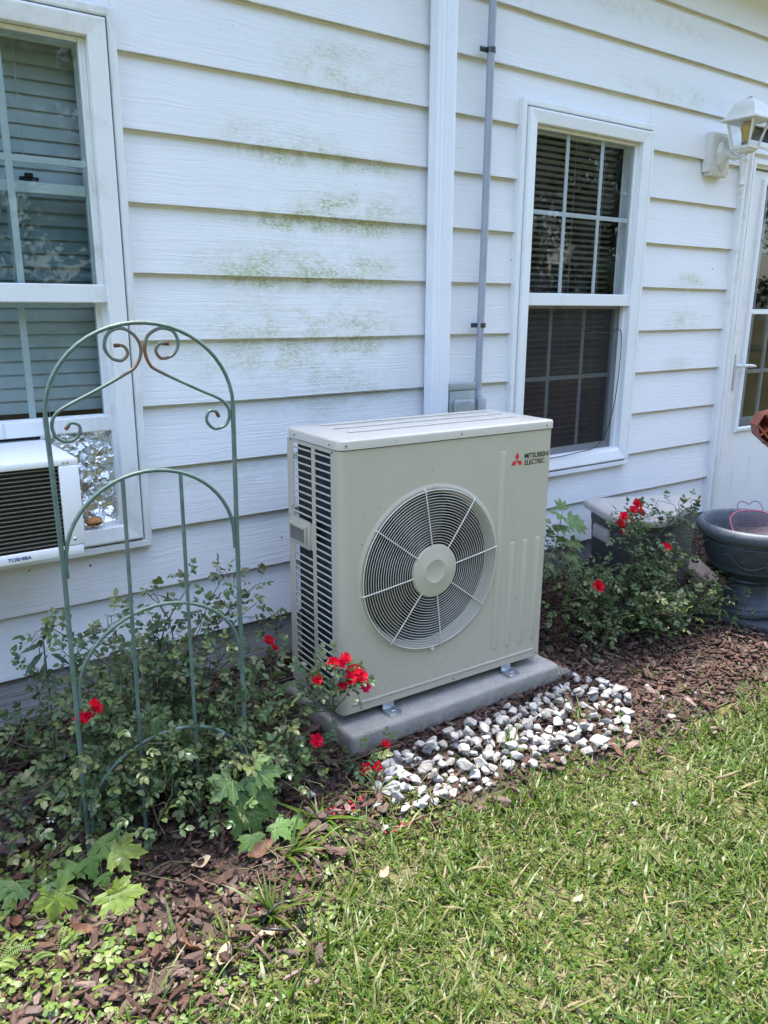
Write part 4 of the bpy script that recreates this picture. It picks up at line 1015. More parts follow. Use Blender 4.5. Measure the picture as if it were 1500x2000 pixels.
def relief_leaf(a, h, rot, L, W, name='leaf_relief'):
    bm = bmesh.new(); n_ = 8; c = []
    for side in (1, -1):
        for k in range(n_ + 1):
            t = k / n_ if side == 1 else 1 - k / n_
            if side == -1 and k in (0, n_): continue
            u = (t - .0) * L; v = side * W * math.sin(math.pi * t) ** .8
            c.append((u * math.cos(rot) - v * math.sin(rot), u * math.sin(rot) + v * math.cos(rot)))
    P = [bm.verts.new(on_bowl(a + x / .2, h + y)) for x, y in c]
    mid = on_bowl(a + L / 2 * math.cos(rot) / .2, h + L / 2 * math.sin(rot)); mid += Vector((mid.x, mid.y, 0)).normalized() * .006
    m_ = bm.verts.new(mid)
    for i in range(len(P)): bm.faces.new((P[i], P[(i + 1) % len(P)], m_))
    bmesh.ops.recalc_face_normals(bm, faces=bm.faces); fin(bm, name, 'urn', urn, 60)
for k in range(6): relief_leaf(va - .12, .302, R(60 * k + 20), .036, .010, 'petal_relief')
bm = bmesh.new(); bmesh.ops.create_icosphere(bm, subdivisions=2, radius=.008, matrix=Matrix.Translation(on_bowl(va - .12, .302))); fin(bm, 'flower_centre', 'urn', urn, 180)
for (a, h, r_, L) in ((.10, .300, 50, .04), (.40, .290, 80, .042), (.72, .312, -60, .03), (-.62, .290, 110, .032), (-.9, .335, 200, .03), (.9, .33, 30, .036), (-.42, .276, -50, .02), (.26, .275, -70, .02)): relief_leaf(va + a, h, R(r_), L, .012)

bk = tag(empty('wire_basket', (2.685, -.77, .295), R(-36)), 'pink wire mesh basket with a heart shaped handle lying in the urn', 'basket')
tilt = Matrix.Rotation(R(38), 4, 'X')
def bpt(u, v, d=0.0): return tilt @ Vector((u, v, d))
bm = bmesh.new(); wv = .105
outl = [(-wv, -.04), (-wv, .05), (-.085, .085), (-.05, .105), (0, .110), (.05, .105), (.085, .085), (wv, .05), (wv, -.04)]
tube(bm, catmull([bpt(u, v + .05) for u, v in outl], 5), .0032, 7); fin(bm, 'rim_wire', 'pink_wire', bk, 60)
bm = bmesh.new()
for k in range(-14, 15):
    u = k * .0075; top = .155 - max(0, abs(u) - .05) ** 2 * 18 - .002
    tube(bm, [bpt(u, .0, -.02 * (1 - (u / wv) ** 2)), bpt(u, top * .6, -.035 * (1 - (u / wv) ** 2)), bpt(u, top, 0)], .0008, 3, False)
for k in range(19):
    v = .002 + k * .0085
    tube(bm, [bpt(-wv * .98, v, 0), bpt(-.05, v, -.024), bpt(0, v, -.032), bpt(.05, v, -.024), bpt(wv * .98, v, 0)], .0008, 3, False)
tag(fin(bm, 'wire_mesh', 'mesh_dark', bk), kind='stuff')
bm = bmesh.new(); tube(bm, catmull([bpt(-.05, .155), bpt(-.052, .185, .004), bpt(-.035, .205, .006), bpt(-.012, .200, .006), bpt(.002, .19, .006), bpt(.016, .202, .006), bpt(.04, .208, .006), bpt(.056, .188, .004), bpt(.055, .155)], 5), .0022, 6); fin(bm, 'handle', 'mesh_dark', bk, 60)

# plastic chair tipped against the bin: only the ribbed end of its back legs shows
ch = tag(empty('plastic_chair', (3.135, -.515, -.066), R(-37)), 'terracotta plastic chair with ribbed underside, cut by the right edge of the photo', 'chair')
bm = bmesh.new()
def beam(P, ws, hs, nm):
    pass
path = [(-.085, .80), (-.060, .845), (-.01, .862), (.06, .85), (.14, .80), (.25, .68), (.42, .38), (.52, 0), (.44, 0), (.33, .36), (.20, .50), (.06, .64), (-.07, .745)]
rows = [[bm.verts.new((x, y, z)) for x, z in path] for y in (-.045, -.043, .043, .045)]
A, B = rows[0], rows[3]
for i in range(len(path)): bm.faces.new((A[i], A[(i + 1) % len(path)], B[(i + 1) % len(path)], B[i]))
bmesh.ops.remove_doubles(bm, verts=bm.verts, dist=1e-6)
bm.faces.new(B[::-1])
bmesh.ops.recalc_face_normals(bm, faces=bm.faces)
bmesh.ops.delete(bm, geom=[v for v in rows[1] + rows[2] if v.is_valid], context='VERTS')
fin(bm, 'leg', 'terracotta', ch, 30)
bm = bmesh.new()
for (a, b) in (((-.07, .745), (.06, .85)), ((-.02, .70), (.14, .80)), ((.06, .64), (.22, .72)), ((-.085, .80), (.06, .64)), ((-.05, .85), (.20, .50)), ((.04, .855), (.30, .40)), ((.14, .80), (.33, .36)), ((.13, .575), (.30, .60)), ((.2, .5), (.36, .49)), ((.02, .675), (.0, .86)), ((.12, .58), (.12, .81)), ((.22, .48), (.22, .7))):
    d = Vector((b[0] - a[0], 0, b[1] - a[1])); L = d.length; ang = math.atan2(d.z, d.x)
    box(bm, 0, L, -.044, .040, -.004, .004, .0, 1, Matrix.Translation((a[0], 0, a[1])) @ Matrix.Rotation(-ang, 4, 'Y'))
fin(bm, 'rib', 'terracotta', ch)
bm = bmesh.new()
for b in ((.20, .62, -.50, .02, .385, .42), (.58, .60, -.50, -.05, .42, .85), (.56, .60, -.48, -.44, 0, .40), (.56, .60, -.10, -.06, 0, .40)): box(bm, *b, .008)
fin(bm, 'seat', 'terracotta', ch, 40)
bm = bmesh.new()
box(bm, .36, .44, -.52, -.44, 0, .40, .008); fin(bm, 'leg', 'terracotta', ch, 40)

def flat_stone(loc, poly, h, rot, label):
    bm = bmesh.new(); prism(bm, poly, -h, 0, .012)
    bmesh.ops.subdivide_edges(bm, edges=[e for e in bm.edges if e.calc_length() > .06], cuts=2)
    for v in bm.verts: v.co += Vector((random.uniform(-.005, .005), random.uniform(-.005, .005), random.uniform(-.004, .004)))
    o = fin(bm, 'flagstone', 'flagstone', None, 40, loc); o.rotation_euler = rot
    tag(o, label, 'paving stone', 'loose flagstones behind the urn')
flat_stone((2.98, -.54, .03), [(-.05, -.16), (.30, -.22), (.52, -.02), (.40, .25), (.05, .20)], .05, (.22, -.08, .1), 'upper brown flagstone leaning behind the right side of the urn')
flat_stone((2.93, -.66, -.025), [(-.02, -.10), (.28, -.16), (.55, -.02), (.30, .20), (.02, .12)], .05, (.12, -.05, -.1), 'lower brown flagstone lying right of the urn stem')
flat_stone((2.86, -.40, .02), [(-.10, -.07), (.09, -.10), (.14, .06), (.02, .14), (-.09, .1)], .05, (.5, .1, .3), 'small brown flagstone tilted up between the bin and the urn')

# ------------------------------------------------------------------ bark chips and white stones
def rand_hull(n, sx, sy, sz, seed, rough=.25):
    r = np.random.default_rng(seed); bm = bmesh.new()
    for _ in range(n):
        v = r.normal(size=3); v /= np.linalg.norm(v); v *= 1 - rough * r.random()
        bm.verts.new((v[0] * sx, v[1] * sy, v[2] * sz))
    res = bmesh.ops.convex_hull(bm, input=bm.verts)
    bmesh.ops.delete(bm, geom=[g for g in res['geom_interior'] if isinstance(g, bmesh.types.BMVert)], context='VERTS')
    bm.verts.ensure_lookup_table(); bm.verts.index_update()
    V = [tuple(v.co) for v in bm.verts]; Fc = [tuple(v.index for v in f.verts) for f in bm.faces]; bm.free(); return V, Fc
def chip(seed):
    r = np.random.default_rng(seed); n = int(r.integers(5, 8)); V = []
    L, W, T = 1.0, r.uniform(.22, .55), r.uniform(.07, .16)
    bend = r.uniform(-.15, .25)
    for z in (0, 1):
        for k in range(n):
            a = 2 * math.pi * k / n + r.uniform(-.25, .25); q = 1 - .42 * r.random()
            x = math.copysign(abs(math.cos(a)) ** .8, math.cos(a)) * L / 2 * q; y = math.sin(a) * W / 2 * q
            V.append((x * (1 - .12 * z), y * (1 - .12 * z), z * T + bend * x * x + r.uniform(-.02, .02)))
    Fc = [tuple(range(n - 1, -1, -1)), tuple(range(n, 2 * n))] + [(k, (k + 1) % n, n + (k + 1) % n, n + k) for k in range(n)]
    return V, Fc
CH = [chip(100 + i) for i in range(16)]
STONE_POLY = [(1.63, -.705), (1.70, -.84), (1.60, -.97), (1.49, -1.07), (1.32, -1.105), (1.12, -1.05), (1.02, -.99), (.88, -1.02), (.75, -1.0), (.60, -.97), (.62, -.86), (.70, -.755), (.95, -.745), (1.3, -.735)]
def in_poly(x, y, P=STONE_POLY):
    c = False; j = len(P) - 1
    for i in range(len(P)):
        if (P[i][1] > y) != (P[j][1] > y) and x < (P[j][0] - P[i][0]) * (y - P[i][1]) / (P[j][1] - P[i][1]) + P[i][0]: c = not c
        j = i
    return c
blocked = [(.62, 1.57, -.67, -.2)]
def is_blocked(x, y):
    return any(a < x < b and c < y < d for a, b, c, d in blocked) or (x - UC[0]) ** 2 + (y - UC[1]) ** 2 < .03
chips = []
def cam_dist(x, y, z): return (Vector((x, y, z)) - CAM).length
while len(chips) < 24000:
    x = rng.uniform(-.95, 3.9); y = rng.uniform(-1.62, -.004)
    e = lawn_edge(x); depth = y - e
    if depth < -.16 or is_blocked(x, y): continue
    if depth < 0 and rng.random() > .35 * (1 + depth / .16): continue
    if x > 2.6 and rng.random() > .6: continue
    st_ = in_poly(x, y)
    if st_ and rng.random() < .2: continue
    s = float(np.clip(rng.lognormal(math.log(.026), .48), .009, .075))
    z = gz(x, y) + rng.uniform(0, .004 if st_ and rng.random() < .85 else .02) + .003
    m = Matrix.Translation((x, y, z)) @ Euler((rng.normal(0, .36), rng.normal(0, .36), rng.uniform(0, 6.28))).to_matrix().to_4x4() @ Matrix.Scale(s, 4)
    chips.append((s / cam_dist(x, y, z), rng.integers(len(CH)), m, rng.random()))
# the largest chips in view are parts of their own; in sight: inside the frame, in front of the pad and bin
def in_view(m):
    p = M.inverted() @ m.translation
    if p.z > -.1: return False
    return abs(p.x / -p.z * F / 750) < .98 and abs(p.y / -p.z * F / 1000) < .98
order = sorted(range(len(chips)), key=lambda i: -chips[i][0] if (in_view(chips[i][2]) and chips[i][2].translation.y < -.55) else 0)
single, rest = set(order[:300]), order[300:]
chip_me = [temp_mesh('bark_chip', V, Fc, 'bark') for V, Fc in CH]
for i in order[:300]:
    s, k, m, r_ = chips[i]; m = m.copy(); m.translation.z += .006
    inst('bark_chip', chip_me[k], m, mulch)
me = batch_mesh('bark_chips', CH, [chips[i][1] for i in rest], [np.array(chips[i][2])[:3] for i in rest], [chips[i][3] for i in rest])
tag(obj_from(me, 'bark_chips', 'bark', mulch), kind='stuff')

def stone_template(seed):
    r = np.random.default_rng(seed)
    V, Fc = rand_hull(17, 1, r.uniform(.65, .9), r.uniform(.5, .72), seed, .22)
    bm = bmesh.new(); vs = [bm.verts.new(v) for v in V]
    for f in Fc: bm.faces.new([vs[i] for i in f])
    bmesh.ops.dissolve_limit(bm, angle_limit=R(16), verts=bm.verts, edges=bm.edges)
    bmesh.ops.bevel(bm, geom=list(bm.edges), offset=.05, segments=1, affect='EDGES', profile=.6)
    me = bpy.data.meshes.new('white_stone'); bm.to_mesh(me); bm.free()
    me.materials.append(MAT['stone']); return me
ST = [stone_template(300 + i) for i in range(14)]
placed = []; tries = 0
while len(placed) < 288 and tries < 30000:
    tries += 1
    x, y = rng.uniform(.55, 1.75), rng.uniform(-1.14, -.69)
    if not in_poly(x, y): continue
    s = float(np.clip(rng.normal(.0232, .0066), .010, .039))
    # sparse gaps where mulch shows through
    if math.sin(x * 17 + 2) * math.sin(y * 23 + x * 5) > .72 and rng.random() < .75: continue
    if x > 1.35 and rng.random() < .45: continue
    if y < -.98 and rng.random() < .5: continue
    lvl = sum(1 for (a, b, c) in placed if (a - x) ** 2 + (b - y) ** 2 < (.60 * (c + s)) ** 2)
    if lvl > (1 if rng.random() < .30 else 0): continue
    placed.append((x, y, s))
    z = gz(x, y) + s * .40 + .005 + lvl * s * .9 + .006
    m = Matrix.Translation((x, y, z)) @ Euler((rng.normal(0, .35), rng.normal(0, .35), rng.uniform(0, 6.28))).to_matrix().to_4x4() @ Matrix.Scale(s, 4)
    inst('white_stone', ST[rng.integers(len(ST))], m, mulch)
for (x, y, s) in ((1.884, -1.023, .017), (.438, -.755, .016), (1.354, -1.432, .009), (1.165, -1.312, .012), (.60, -.84, .028), (.655, -.80, .026), (.56, -.90, .020), (.52, -1.0, .016), (1.75, -.98, .018), (1.78, -.9, .02), (1.66, -1.08, .02)):
    m = Matrix.Translation((x, y, gz(x, y) + s * .5 + .008)) @ Euler((rng.normal(0, .3), rng.normal(0, .3), rng.uniform(0, 6.28))).to_matrix().to_4x4() @ Matrix.Scale(s, 4)
    inst('white_stone', ST[rng.integers(len(ST))], m, mulch)

# ------------------------------------------------------------------ grass
def blade(seed):
    r = np.random.default_rng(seed); n = 4; V = []; bend = r.uniform(.15, 1.3); tw = r.uniform(-.4, .4); a = 0; x = z = 0.0
    for k in range(n + 1):
        t = k / n; w = .040 * (1 - t ** 1.8) * (.6 + .8 * min(t * 3, 1)) ; c, s_ = math.cos(tw * t), math.sin(tw * t)
        if k == n: V.append((x, 0, z))
        else: V += [(x, -w * c, z - w * s_), (x, w * c, z + w * s_)]
        a = bend * (k + 1) / n; x += math.sin(a) / n; z += math.cos(a) / n
    Fc = [(2 * k, 2 * k + 1, 2 * k + 3, 2 * k + 2) for k in range(n - 1)] + [(2 * n - 2, 2 * n - 1, 2 * n)]
    return V, Fc
BL = [blade(500 + i) for i in range(14)]
def scatter_grass(N, xr, yr, dens, hmul=1.0, lean=(.80, .45), wmul=1.0):
    X = rng.uniform(*xr, N); Y = rng.uniform(*yr, N)
    keep = rng.random(N) < np.array([dens(x, y) for x, y in zip(X, Y)]); X, Y = X[keep], Y[keep]; n = len(X)
    # clumps
    cl = np.sin(X * 31 + 3 * np.sin(Y * 17)) * np.sin(Y * 29 + 2 * np.sin(X * 23))
    H = np.clip(rng.lognormal(math.log(.031), .46, n), .010, .085) * hmul * (1 + .22 * cl)
    th = rng.uniform(0, 2 * np.pi, n); ti = np.clip(np.abs(rng.normal(lean[0], lean[1], n)), 0, 1.42); ph = rng.uniform(0, 2 * np.pi, n)
    W = wmul * np.clip(rng.lognormal(.22, .35, n), .6, 2.6) * np.clip(.036 / H, .5, 1.7)
    ct, st, ci, si, cp, sp = np.cos(th), np.sin(th), np.cos(ti), np.sin(ti), np.cos(ph), np.sin(ph)
    # local blade: x bend dir, y width, z up ; tilt about y then spin about z
    A = np.zeros((n, 3, 4))
    ex = np.stack([ct * ci, st * ci, -si], 1); ey = np.stack([-st, ct, 0 * ct], 1); ez = np.stack([ct * si, st * si, ci], 1)
    A[:, :, 0] = ex * H[:, None]; A[:, :, 1] = ey * (H * W)[:, None]; A[:, :, 2] = ez * H[:, None]
    A[:, 0, 3] = X; A[:, 1, 3] = Y; A[:, 2, 3] = np.array([gz(x, y) for x, y in zip(X, Y)]) - .004 + rng.uniform(0, .006, n)
    return A, n
def dens_lawn(x, y):
    d = lawn_edge(x) - y + .03 * math.sin(x * 19) + .02 * math.sin(x * 47 + 1)
    v = min(max((d + .05) / .16, 0), 1)
    bare = .5 + .5 * math.sin(x * 6.1 + 1.3 * math.sin(y * 7)) * math.sin(y * 8.3 + x * 2)
    thin = .5 + .5 * math.sin(x * 11 + 2.1 * math.sin(y * 9)) * math.sin(y * 13 + 1.7 * math.sin(x * 7))
    return v * (.16 + .40 * bare + .44 * thin)
A, n = scatter_grass(180000, (-.75, 3.1), (-2.35, -.85), dens_lawn)
rr = rng.random(n)
tone = .5 + .5 * np.sin(A[:, 0, 3] * 5 + 2 * np.sin(A[:, 1, 3] * 4)) * np.sin(A[:, 1, 3] * 6 + 1)
is_straw = rng.random(n) < (.06 + .11 * (1 - tone))
gi = np.nonzero(~is_straw)[0]; si_ = np.nonzero(is_straw)[0]
me = batch_mesh('grass', BL, rng.integers(len(BL), size=len(gi)), A[gi], rr[gi]); tag(obj_from(me, 'grass', 'grass'), kind='stuff')
me = batch_mesh('dry_grass', BL, rng.integers(len(BL), size=len(si_)), A[si_], rr[si_]); tag(obj_from(me, 'dry_grass', 'straw'), kind='stuff')
A, n = scatter_grass(26000, (-.75, 8), (-5.0, -.8), lambda x, y: 0 if (x < 3.1 and y > -2.35) or y > lawn_edge(x) else 1, 1.4)
me = batch_mesh('outer_grass', BL, rng.integers(len(BL), size=n), A, rng.random(n)); tag(obj_from(me, 'outer_grass', 'grass'), kind='stuff')
# sparse blades straying into the mulch and over the stones, clippings lying flat
def dens_stray(x, y):
    d = y - lawn_edge(x)
    if d < -.02 or is_blocked(x, y): return 0
    left = 1.0 if x < .75 else .35
    return left * math.exp(-(d / .16) ** 2) * (.35 + .65 * (math.sin(x * 13) * math.sin(y * 21 + x * 4) > .1))
A, n = scatter_grass(15000, (-.6, 2.6), (-1.4, -.66), dens_stray, 1.35, (.7, .5))
me = batch_mesh('stray_grass', BL, rng.integers(len(BL), size=n), A, rng.random(n)); tag(obj_from(me, 'stray_grass', 'grass', mulch), kind='stuff')
A, n = scatter_grass(2600, (-.7, 2.4), (-1.45, -.5), lambda x, y: 0 if is_blocked(x, y) or y < lawn_edge(x) - .1 else (.9 if x < .7 else .22), 1.15, (1.35, .12), .45)
me = batch_mesh('straw_litter', BL, rng.integers(len(BL), size=n), A, rng.random(n)); tag(obj_from(me, 'straw_litter', 'straw', mulch), kind='stuff')

# ------------------------------------------------------------------ roses
def leaflet(V, Fc, base, d, nrm, L, W, fold=.25, droop=.2):
    d = Vector(d).normalized(); n = Vector(nrm); n = (n - d * n.dot(d)).normalized(); s = n.cross(d)
    def P(u, v, h): return tuple(Vector(base) + d * (u * L) + s * (v * W) + n * (h * L))
    i = len(V)
    V += [P(0, 0, 0), P(.30, .42, fold * .30), P(.68, .38, fold * .26 - droop * .25), P(1, 0, -droop * .5), P(.68, -.38, fold * .26 - droop * .25), P(.30, -.42, fold * .30), P(.34, 0, .01), P(.68, 0, -droop * .2)]
    Fc += [(i, i + 6, i + 1), (i + 6, i + 7, i + 2, i + 1), (i + 7, i + 3, i + 2), (i, i + 5, i + 6), (i + 5, i + 4, i + 7, i + 6), (i + 4, i + 3, i + 7)]
def compound(seed, n=5):
    r = random.Random(seed); V, Fc = [], []
    L = 1.0; cur = r.uniform(.1, .45)
    def rach(t): return Vector((t * L, r.uniform(-.004, .004), -cur * t * t * .5))
    k = len(V)
    for t in (0, .5, 1.0):
        p = rach(t * .72); V += [(p.x, -.008, p.z), (p.x, .008, p.z)]
    Fc += [(k, k + 1, k + 3, k + 2), (k + 2, k + 3, k + 5, k + 4)]
    for t, ang in ((.34, 62), (.64, 52)) if n == 5 else ((.5, 58),):
        for sg in (1, -1):
            a = R(ang + r.uniform(-10, 10)) * sg; sz = r.uniform(.36, .46) * (1.0 if t > .4 else .85)
            leaflet(V, Fc, rach(t), (math.cos(a), math.sin(a), r.uniform(-.35, .1)), (r.uniform(-.25, .25), r.uniform(-.2, .2) + .15 * sg, 1), sz, sz * .66, r.uniform(.1, .35), r.uniform(0, .5))
    a = r.uniform(-.2, .2); leaflet(V, Fc, rach(.72), (math.cos(a), math.sin(a), -.2 - cur * .4), (r.uniform(-.2, .2), r.uniform(-.2, .2), 1), .48, .34, r.uniform(.1, .3), r.uniform(0, .5))
    return V, Fc
CL = [compound(40 + i, 5 if i % 3 else 3) for i in range(12)]

def rose_flower(seed, mat):
    """loose double rose about 4 cm wide, unit radius 1"""
    r = random.Random(seed); bm = bmesh.new()
    for ringn, (cnt, rad, cup, up0) in enumerate(((6, 1.0, .25, .0), (6, .82, .5, .12), (5, .55, .95, .2), (4, .32, 1.25, .22))):
        for k in range(cnt):
            a = 2 * math.pi * (k + .5 * (ringn % 2)) / cnt + r.uniform(-.18, .18); w = rad * r.uniform(.55, .75); rows = []
            cu = cup + r.uniform(-.15, .2)
            for i, t in enumerate((0.06, .45, .8, 1.0)):
                ww = w * (.28, .85, 1.0, .55)[i]
                el = cu * t; rr_ = rad * t * math.cos(el * .8); h = up0 + rad * t * math.sin(el) + (r.uniform(-.05, .05) if i > 1 else 0)
                row = []
                for j in (-1, 0, 1):
                    px = rr_ * math.cos(a) - j * ww * .5 * math.sin(a); py = rr_ * math.sin(a) + j * ww * .5 * math.cos(a)
                    row.append(bm.verts.new((px, py, h + (.09 * abs(j) * rad * t) - (.03 if i == 3 and j == 0 else 0) + r.uniform(-.02, .02))))
                rows.append(row)
            for A_, B_ in zip(rows, rows[1:]):
                for j in range(2): bm.faces.new((A_[j], A_[j + 1], B_[j + 1], B_[j]))
    me = bpy.data.meshes.new('flower'); bm.to_mesh(me); bm.free()
    for p in me.polygons: p.use_smooth = True
    me.materials.append(MAT[mat]); return me
FL = [rose_flower(60 + i, 'petal') for i in range(5)]; FLP = [rose_flower(70 + i, 'petal_pink') for i in range(2)]
bm = bmesh.new()
for k in range(9): box(bm, -.05 + .3 * math.cos(k * 2.4) * (k / 9), .05 + .3 * math.cos(k * 2.4) * (k / 9), -.05 + .3 * math.sin(k * 2.4) * (k / 9), .05 + .3 * math.sin(k * 2.4) * (k / 9), .25, .42)
stam = bpy.data.meshes.new('stamens'); bm.to_mesh(stam); bm.free(); stam.materials.append(MAT['stamen'])
bm = bmesh.new()
lathe(bm, [(0, -.9), (.22, -.8), (.3, -.5), (.22, -.2), (.12, .1)], (0, 0, 0), 8)
for k in range(5):
    a = k * 1.256; v = [bm.verts.new((.2 * math.cos(a + s), .2 * math.sin(a + s), -.2)) for s in (-.5, .5)]; w = bm.verts.new((.75 * math.cos(a), .75 * math.sin(a), random.uniform(-.3, .3))); bm.faces.new((v[0], v[1], w))
hip = bpy.data.meshes.new('spent_bloom'); bm.to_mesh(hip); bm.free(); hip.materials.append(MAT['dead_leaf'])

def bezier(p0, p1, p2, n): return [p0 * (1 - t) ** 2 + p1 * 2 * t * (1 - t) + p2 * t * t for t in [k / n for k in range(n + 1)]]
def rose_bush(label, base, tips, flowers, seed, leaf_len, dens, spent, extra_side=2, group='red rose bushes', front=None):
    r = random.Random(seed); nr_ = np.random.default_rng(seed)
    b = tag(empty('rose_bush', base), label, 'rose bush', group); B = Vector(base)
    leaves = []; bmS = bmesh.new(); inv = Matrix.Translation(-B)
    def put_leaves(P, t0, spacing, ll):
        L = sum((q - p).length for p, q in zip(P, P[1:])); s = L * t0; acc = 0; ph = r.uniform(0, 6.28)
        for p, q in zip(P, P[1:]):
            seg = (q - p).length
            while s <= acc + seg:
                pt = p.lerp(q, (s - acc) / max(seg, 1e-6)); ax = (q - p).normalized(); ph += 2.4 + r.uniform(-.4, .4)
                o = ax.orthogonal().normalized(); o2 = ax.cross(o)
                d = (o * math.cos(ph) + o2 * math.sin(ph)) * .9 + ax * .45 + Vector((0, 0, .25 + r.uniform(-.3, .3)))
                n_ = Vector((r.uniform(-.4, .4), r.uniform(-.5, .25) - .2, 1.0))
                leaves.append((pt + d.normalized() * .012, d, n_, ll * r.uniform(.65, 1.2), r.random())); s += spacing * r.uniform(.7, 1.4)
            acc += seg
    def cane(p0, p2, r0, r1, leafy=True, t0=.3):
        mid = (p0 + p2) * .5; side = Vector((r.uniform(-.08, .08), r.uniform(-.08, .08), 0)); mid.x = p0.x + (p2.x - p0.x) * .35; mid.y = p0.y + (p2.y - p0.y) * .35; mid.z = p0.z + (p2.z - p0.z) * .65 + .05; mid += side
        P = bezier(p0, mid, p2, 9); P = [P[0]] + [p + Vector((r.uniform(-.005, .005), r.uniform(-.005, .005), r.uniform(-.004, .004))) for p in P[1:-1]] + [P[-1]]
        tube(bmS, [inv @ p for p in P], [r0 + (r1 - r0) * k / (len(P) - 1) for k in range(len(P))], 5, False)
        if leafy: put_leaves(P, t0, dens, leaf_len)
        return P
    for tip in tips:
        tip = Vector(tip); p0 = B + Vector((r.uniform(-.06, .06), r.uniform(-.05, .05), 0))
        P = cane(p0, tip, r.uniform(.0028, .0045), .0013)
        for _ in range(extra_side + r.randint(0, 1)):
            q = P[r.randint(4, 8)]; dirn = Vector((r.uniform(-1, 1), r.uniform(-1, .7), r.uniform(.1, 1))).normalized()
            t2 = q + dirn * r.uniform(.05, .15)
            if t2.y > -.03: t2.y = -.03 - r.random() * .03
            if t2.z < gz(t2.x, t2.y) + .02: t2.z = gz(t2.x, t2.y) + .03
            cane(q, t2, .0016, .0008, True, .15)
    for _ in range(46):
        a = Vector((r.uniform(-1, 1), r.uniform(-1, .5), r.uniform(.15, 1))).normalized(); t2 = B + Vector((a.x * .42, a.y * .3, abs(a.z) * .4)) * r.uniform(.5, 1.0)
        if t2.y > -.04: t2.y = -.04
        cane(B + Vector((r.uniform(-.12, .12), r.uniform(-.1, .1), 0)), t2, r.uniform(.0012, .0026), .0006, False)
    for (fp, rad, kind) in flowers:
        fp = Vector(fp); p0 = B + Vector((r.uniform(-.05, .05), r.uniform(-.05, .05), 0))
        tip = min([Vector(t) for t in tips], key=lambda t: (t - fp).length); st = p0 if (tip - fp).length > .22 else tip
        P = cane(st, fp - Vector((0, 0, .006)), .0017, .0010, True, .2)
        d = Vector((r.uniform(-.5, .3), -.75 + r.uniform(-.3, .3), .7 + r.uniform(-.2, .3))).normalized()
        m = frame_mtx(inv @ fp, d.orthogonal(), d, rad)
        o = inst('flower', (FLP if kind else FL)[r.randrange(2 if kind else 5)], m, b); (inst('stamens', stam, Matrix.Scale(.6, 4), o) if r.random() < .3 else None)
    for sp in spent:
        sp = Vector(sp); tip = min([Vector(t) for t in tips], key=lambda t: (t - sp).length); cane(tip, sp, .0013, .0009, True, .3)
        for _ in range(r.randint(1, 3)):
            p = sp + Vector((r.uniform(-.018, .018), r.uniform(-.018, .018), r.uniform(-.01, .015)))
            d = Vector((r.uniform(-.6, .6), r.uniform(-.6, .6), 1)); inst('spent_bloom', hip, frame_mtx(inv @ p, d.orthogonal(), d, r.uniform(.007, .011)), b)
    # leaves: the ones that show largest are parts, the rest one part
    lv = []
    for (p, d, n_, s, q) in leaves:
        if p.y > -.02: continue
        # keep out of the heat pump's cabinet and pad
        if UX - .005 < p.x < UX + UW + .05 and p.y > UY - .02 and p.z > -.1: continue
        if .62 < p.x < 1.58 and p.y > -.68 and p.z < .0: continue
        g = gz(p.x, p.y) + .006
        if p.z < g: p = Vector((p.x, p.y, g + .01))
        lv.append((cam_dist(*p), frame_mtx(inv @ p, d, n_, s), q))
    lv.sort(key=lambda t: t[0])
    me_l = [temp_mesh('leaf', V, Fc, 'rose_leaf') for V, Fc in CL]
    for i, (_, m, q) in enumerate(lv[:240]): inst('leaf', me_l[i % len(CL)], m, b)
    rest_ = lv[240:]
    if rest_:
        me = batch_mesh('foliage', CL, [i % len(CL) for i in range(len(rest_))], [np.array(m)[:3] for _, m, _ in rest_], [q for _, _, q in rest_])
        tag(obj_from(me, 'foliage', 'rose_leaf', b), kind='stuff')
    fin(bmS, 'stems', 'stem', b, 180)
    return b, len(lv)
def cloud(n, c, rad, seed, zmin):
    r = random.Random(seed); out = []
    while len(out) < n:
        u, v, w = r.uniform(-1, 1), r.uniform(-1, 1), r.uniform(-.35, 1)
        q = u * u + v * v + w * w
        if .25 < q < 1: out.append((c[0] + u * rad[0], min(c[1] + v * rad[1], -.05), max(c[2] + w * rad[2], zmin)))
    return out
rb1_tips = cloud(34, (.07, -.42, .04), (.52, .36, .36), 5, -.04) + [(.23, -.45, .50), (.16, -.40, .44), (.02, -.42, .42), (-.14, -.42, .45), (-.22, -.42, .34), (-.28, -.42, .22), (.33, -.42, .47), (.40, -.42, .42), (.46, -.4, .38), (.52, -.45, .36), (.38, -.55, .30),
    (.46, -.62, .22), (.42, -.72, .14), (.36, -.80, .06), (.50, -.74, .02), (.56, -.76, -.02), (.30, -.80, .10), (.20, -.78, .12), (.08, -.75, .14), (-.05, -.74, .16), (-.12, -.76, .2), (-.2, -.70, .1), (-.3, -.6, .1), (-.36, -.5, .06), (.50, -.66, .18), (.55, -.70, .12), (.46, -.78, .02), (.25, -.72, .22), (-.02, -.72, .24), (.12, -.6, .36), (-.1, -.62, .34), (.3, -.62, .34), (-.30, -.78, .02), (-.25, -.80, .06), (-.12, -.84, .05), (-.02, -.84, .03), (.06, -.84, .07), (-.36, -.70, .05), (.0, -.80, .13), (-.2, -.78, .12), (-.28, -.68, .16), (.34, -.86, .02), (.42, -.84, .0), (.13, -.86, .0), (-.08, -.80, .20)]
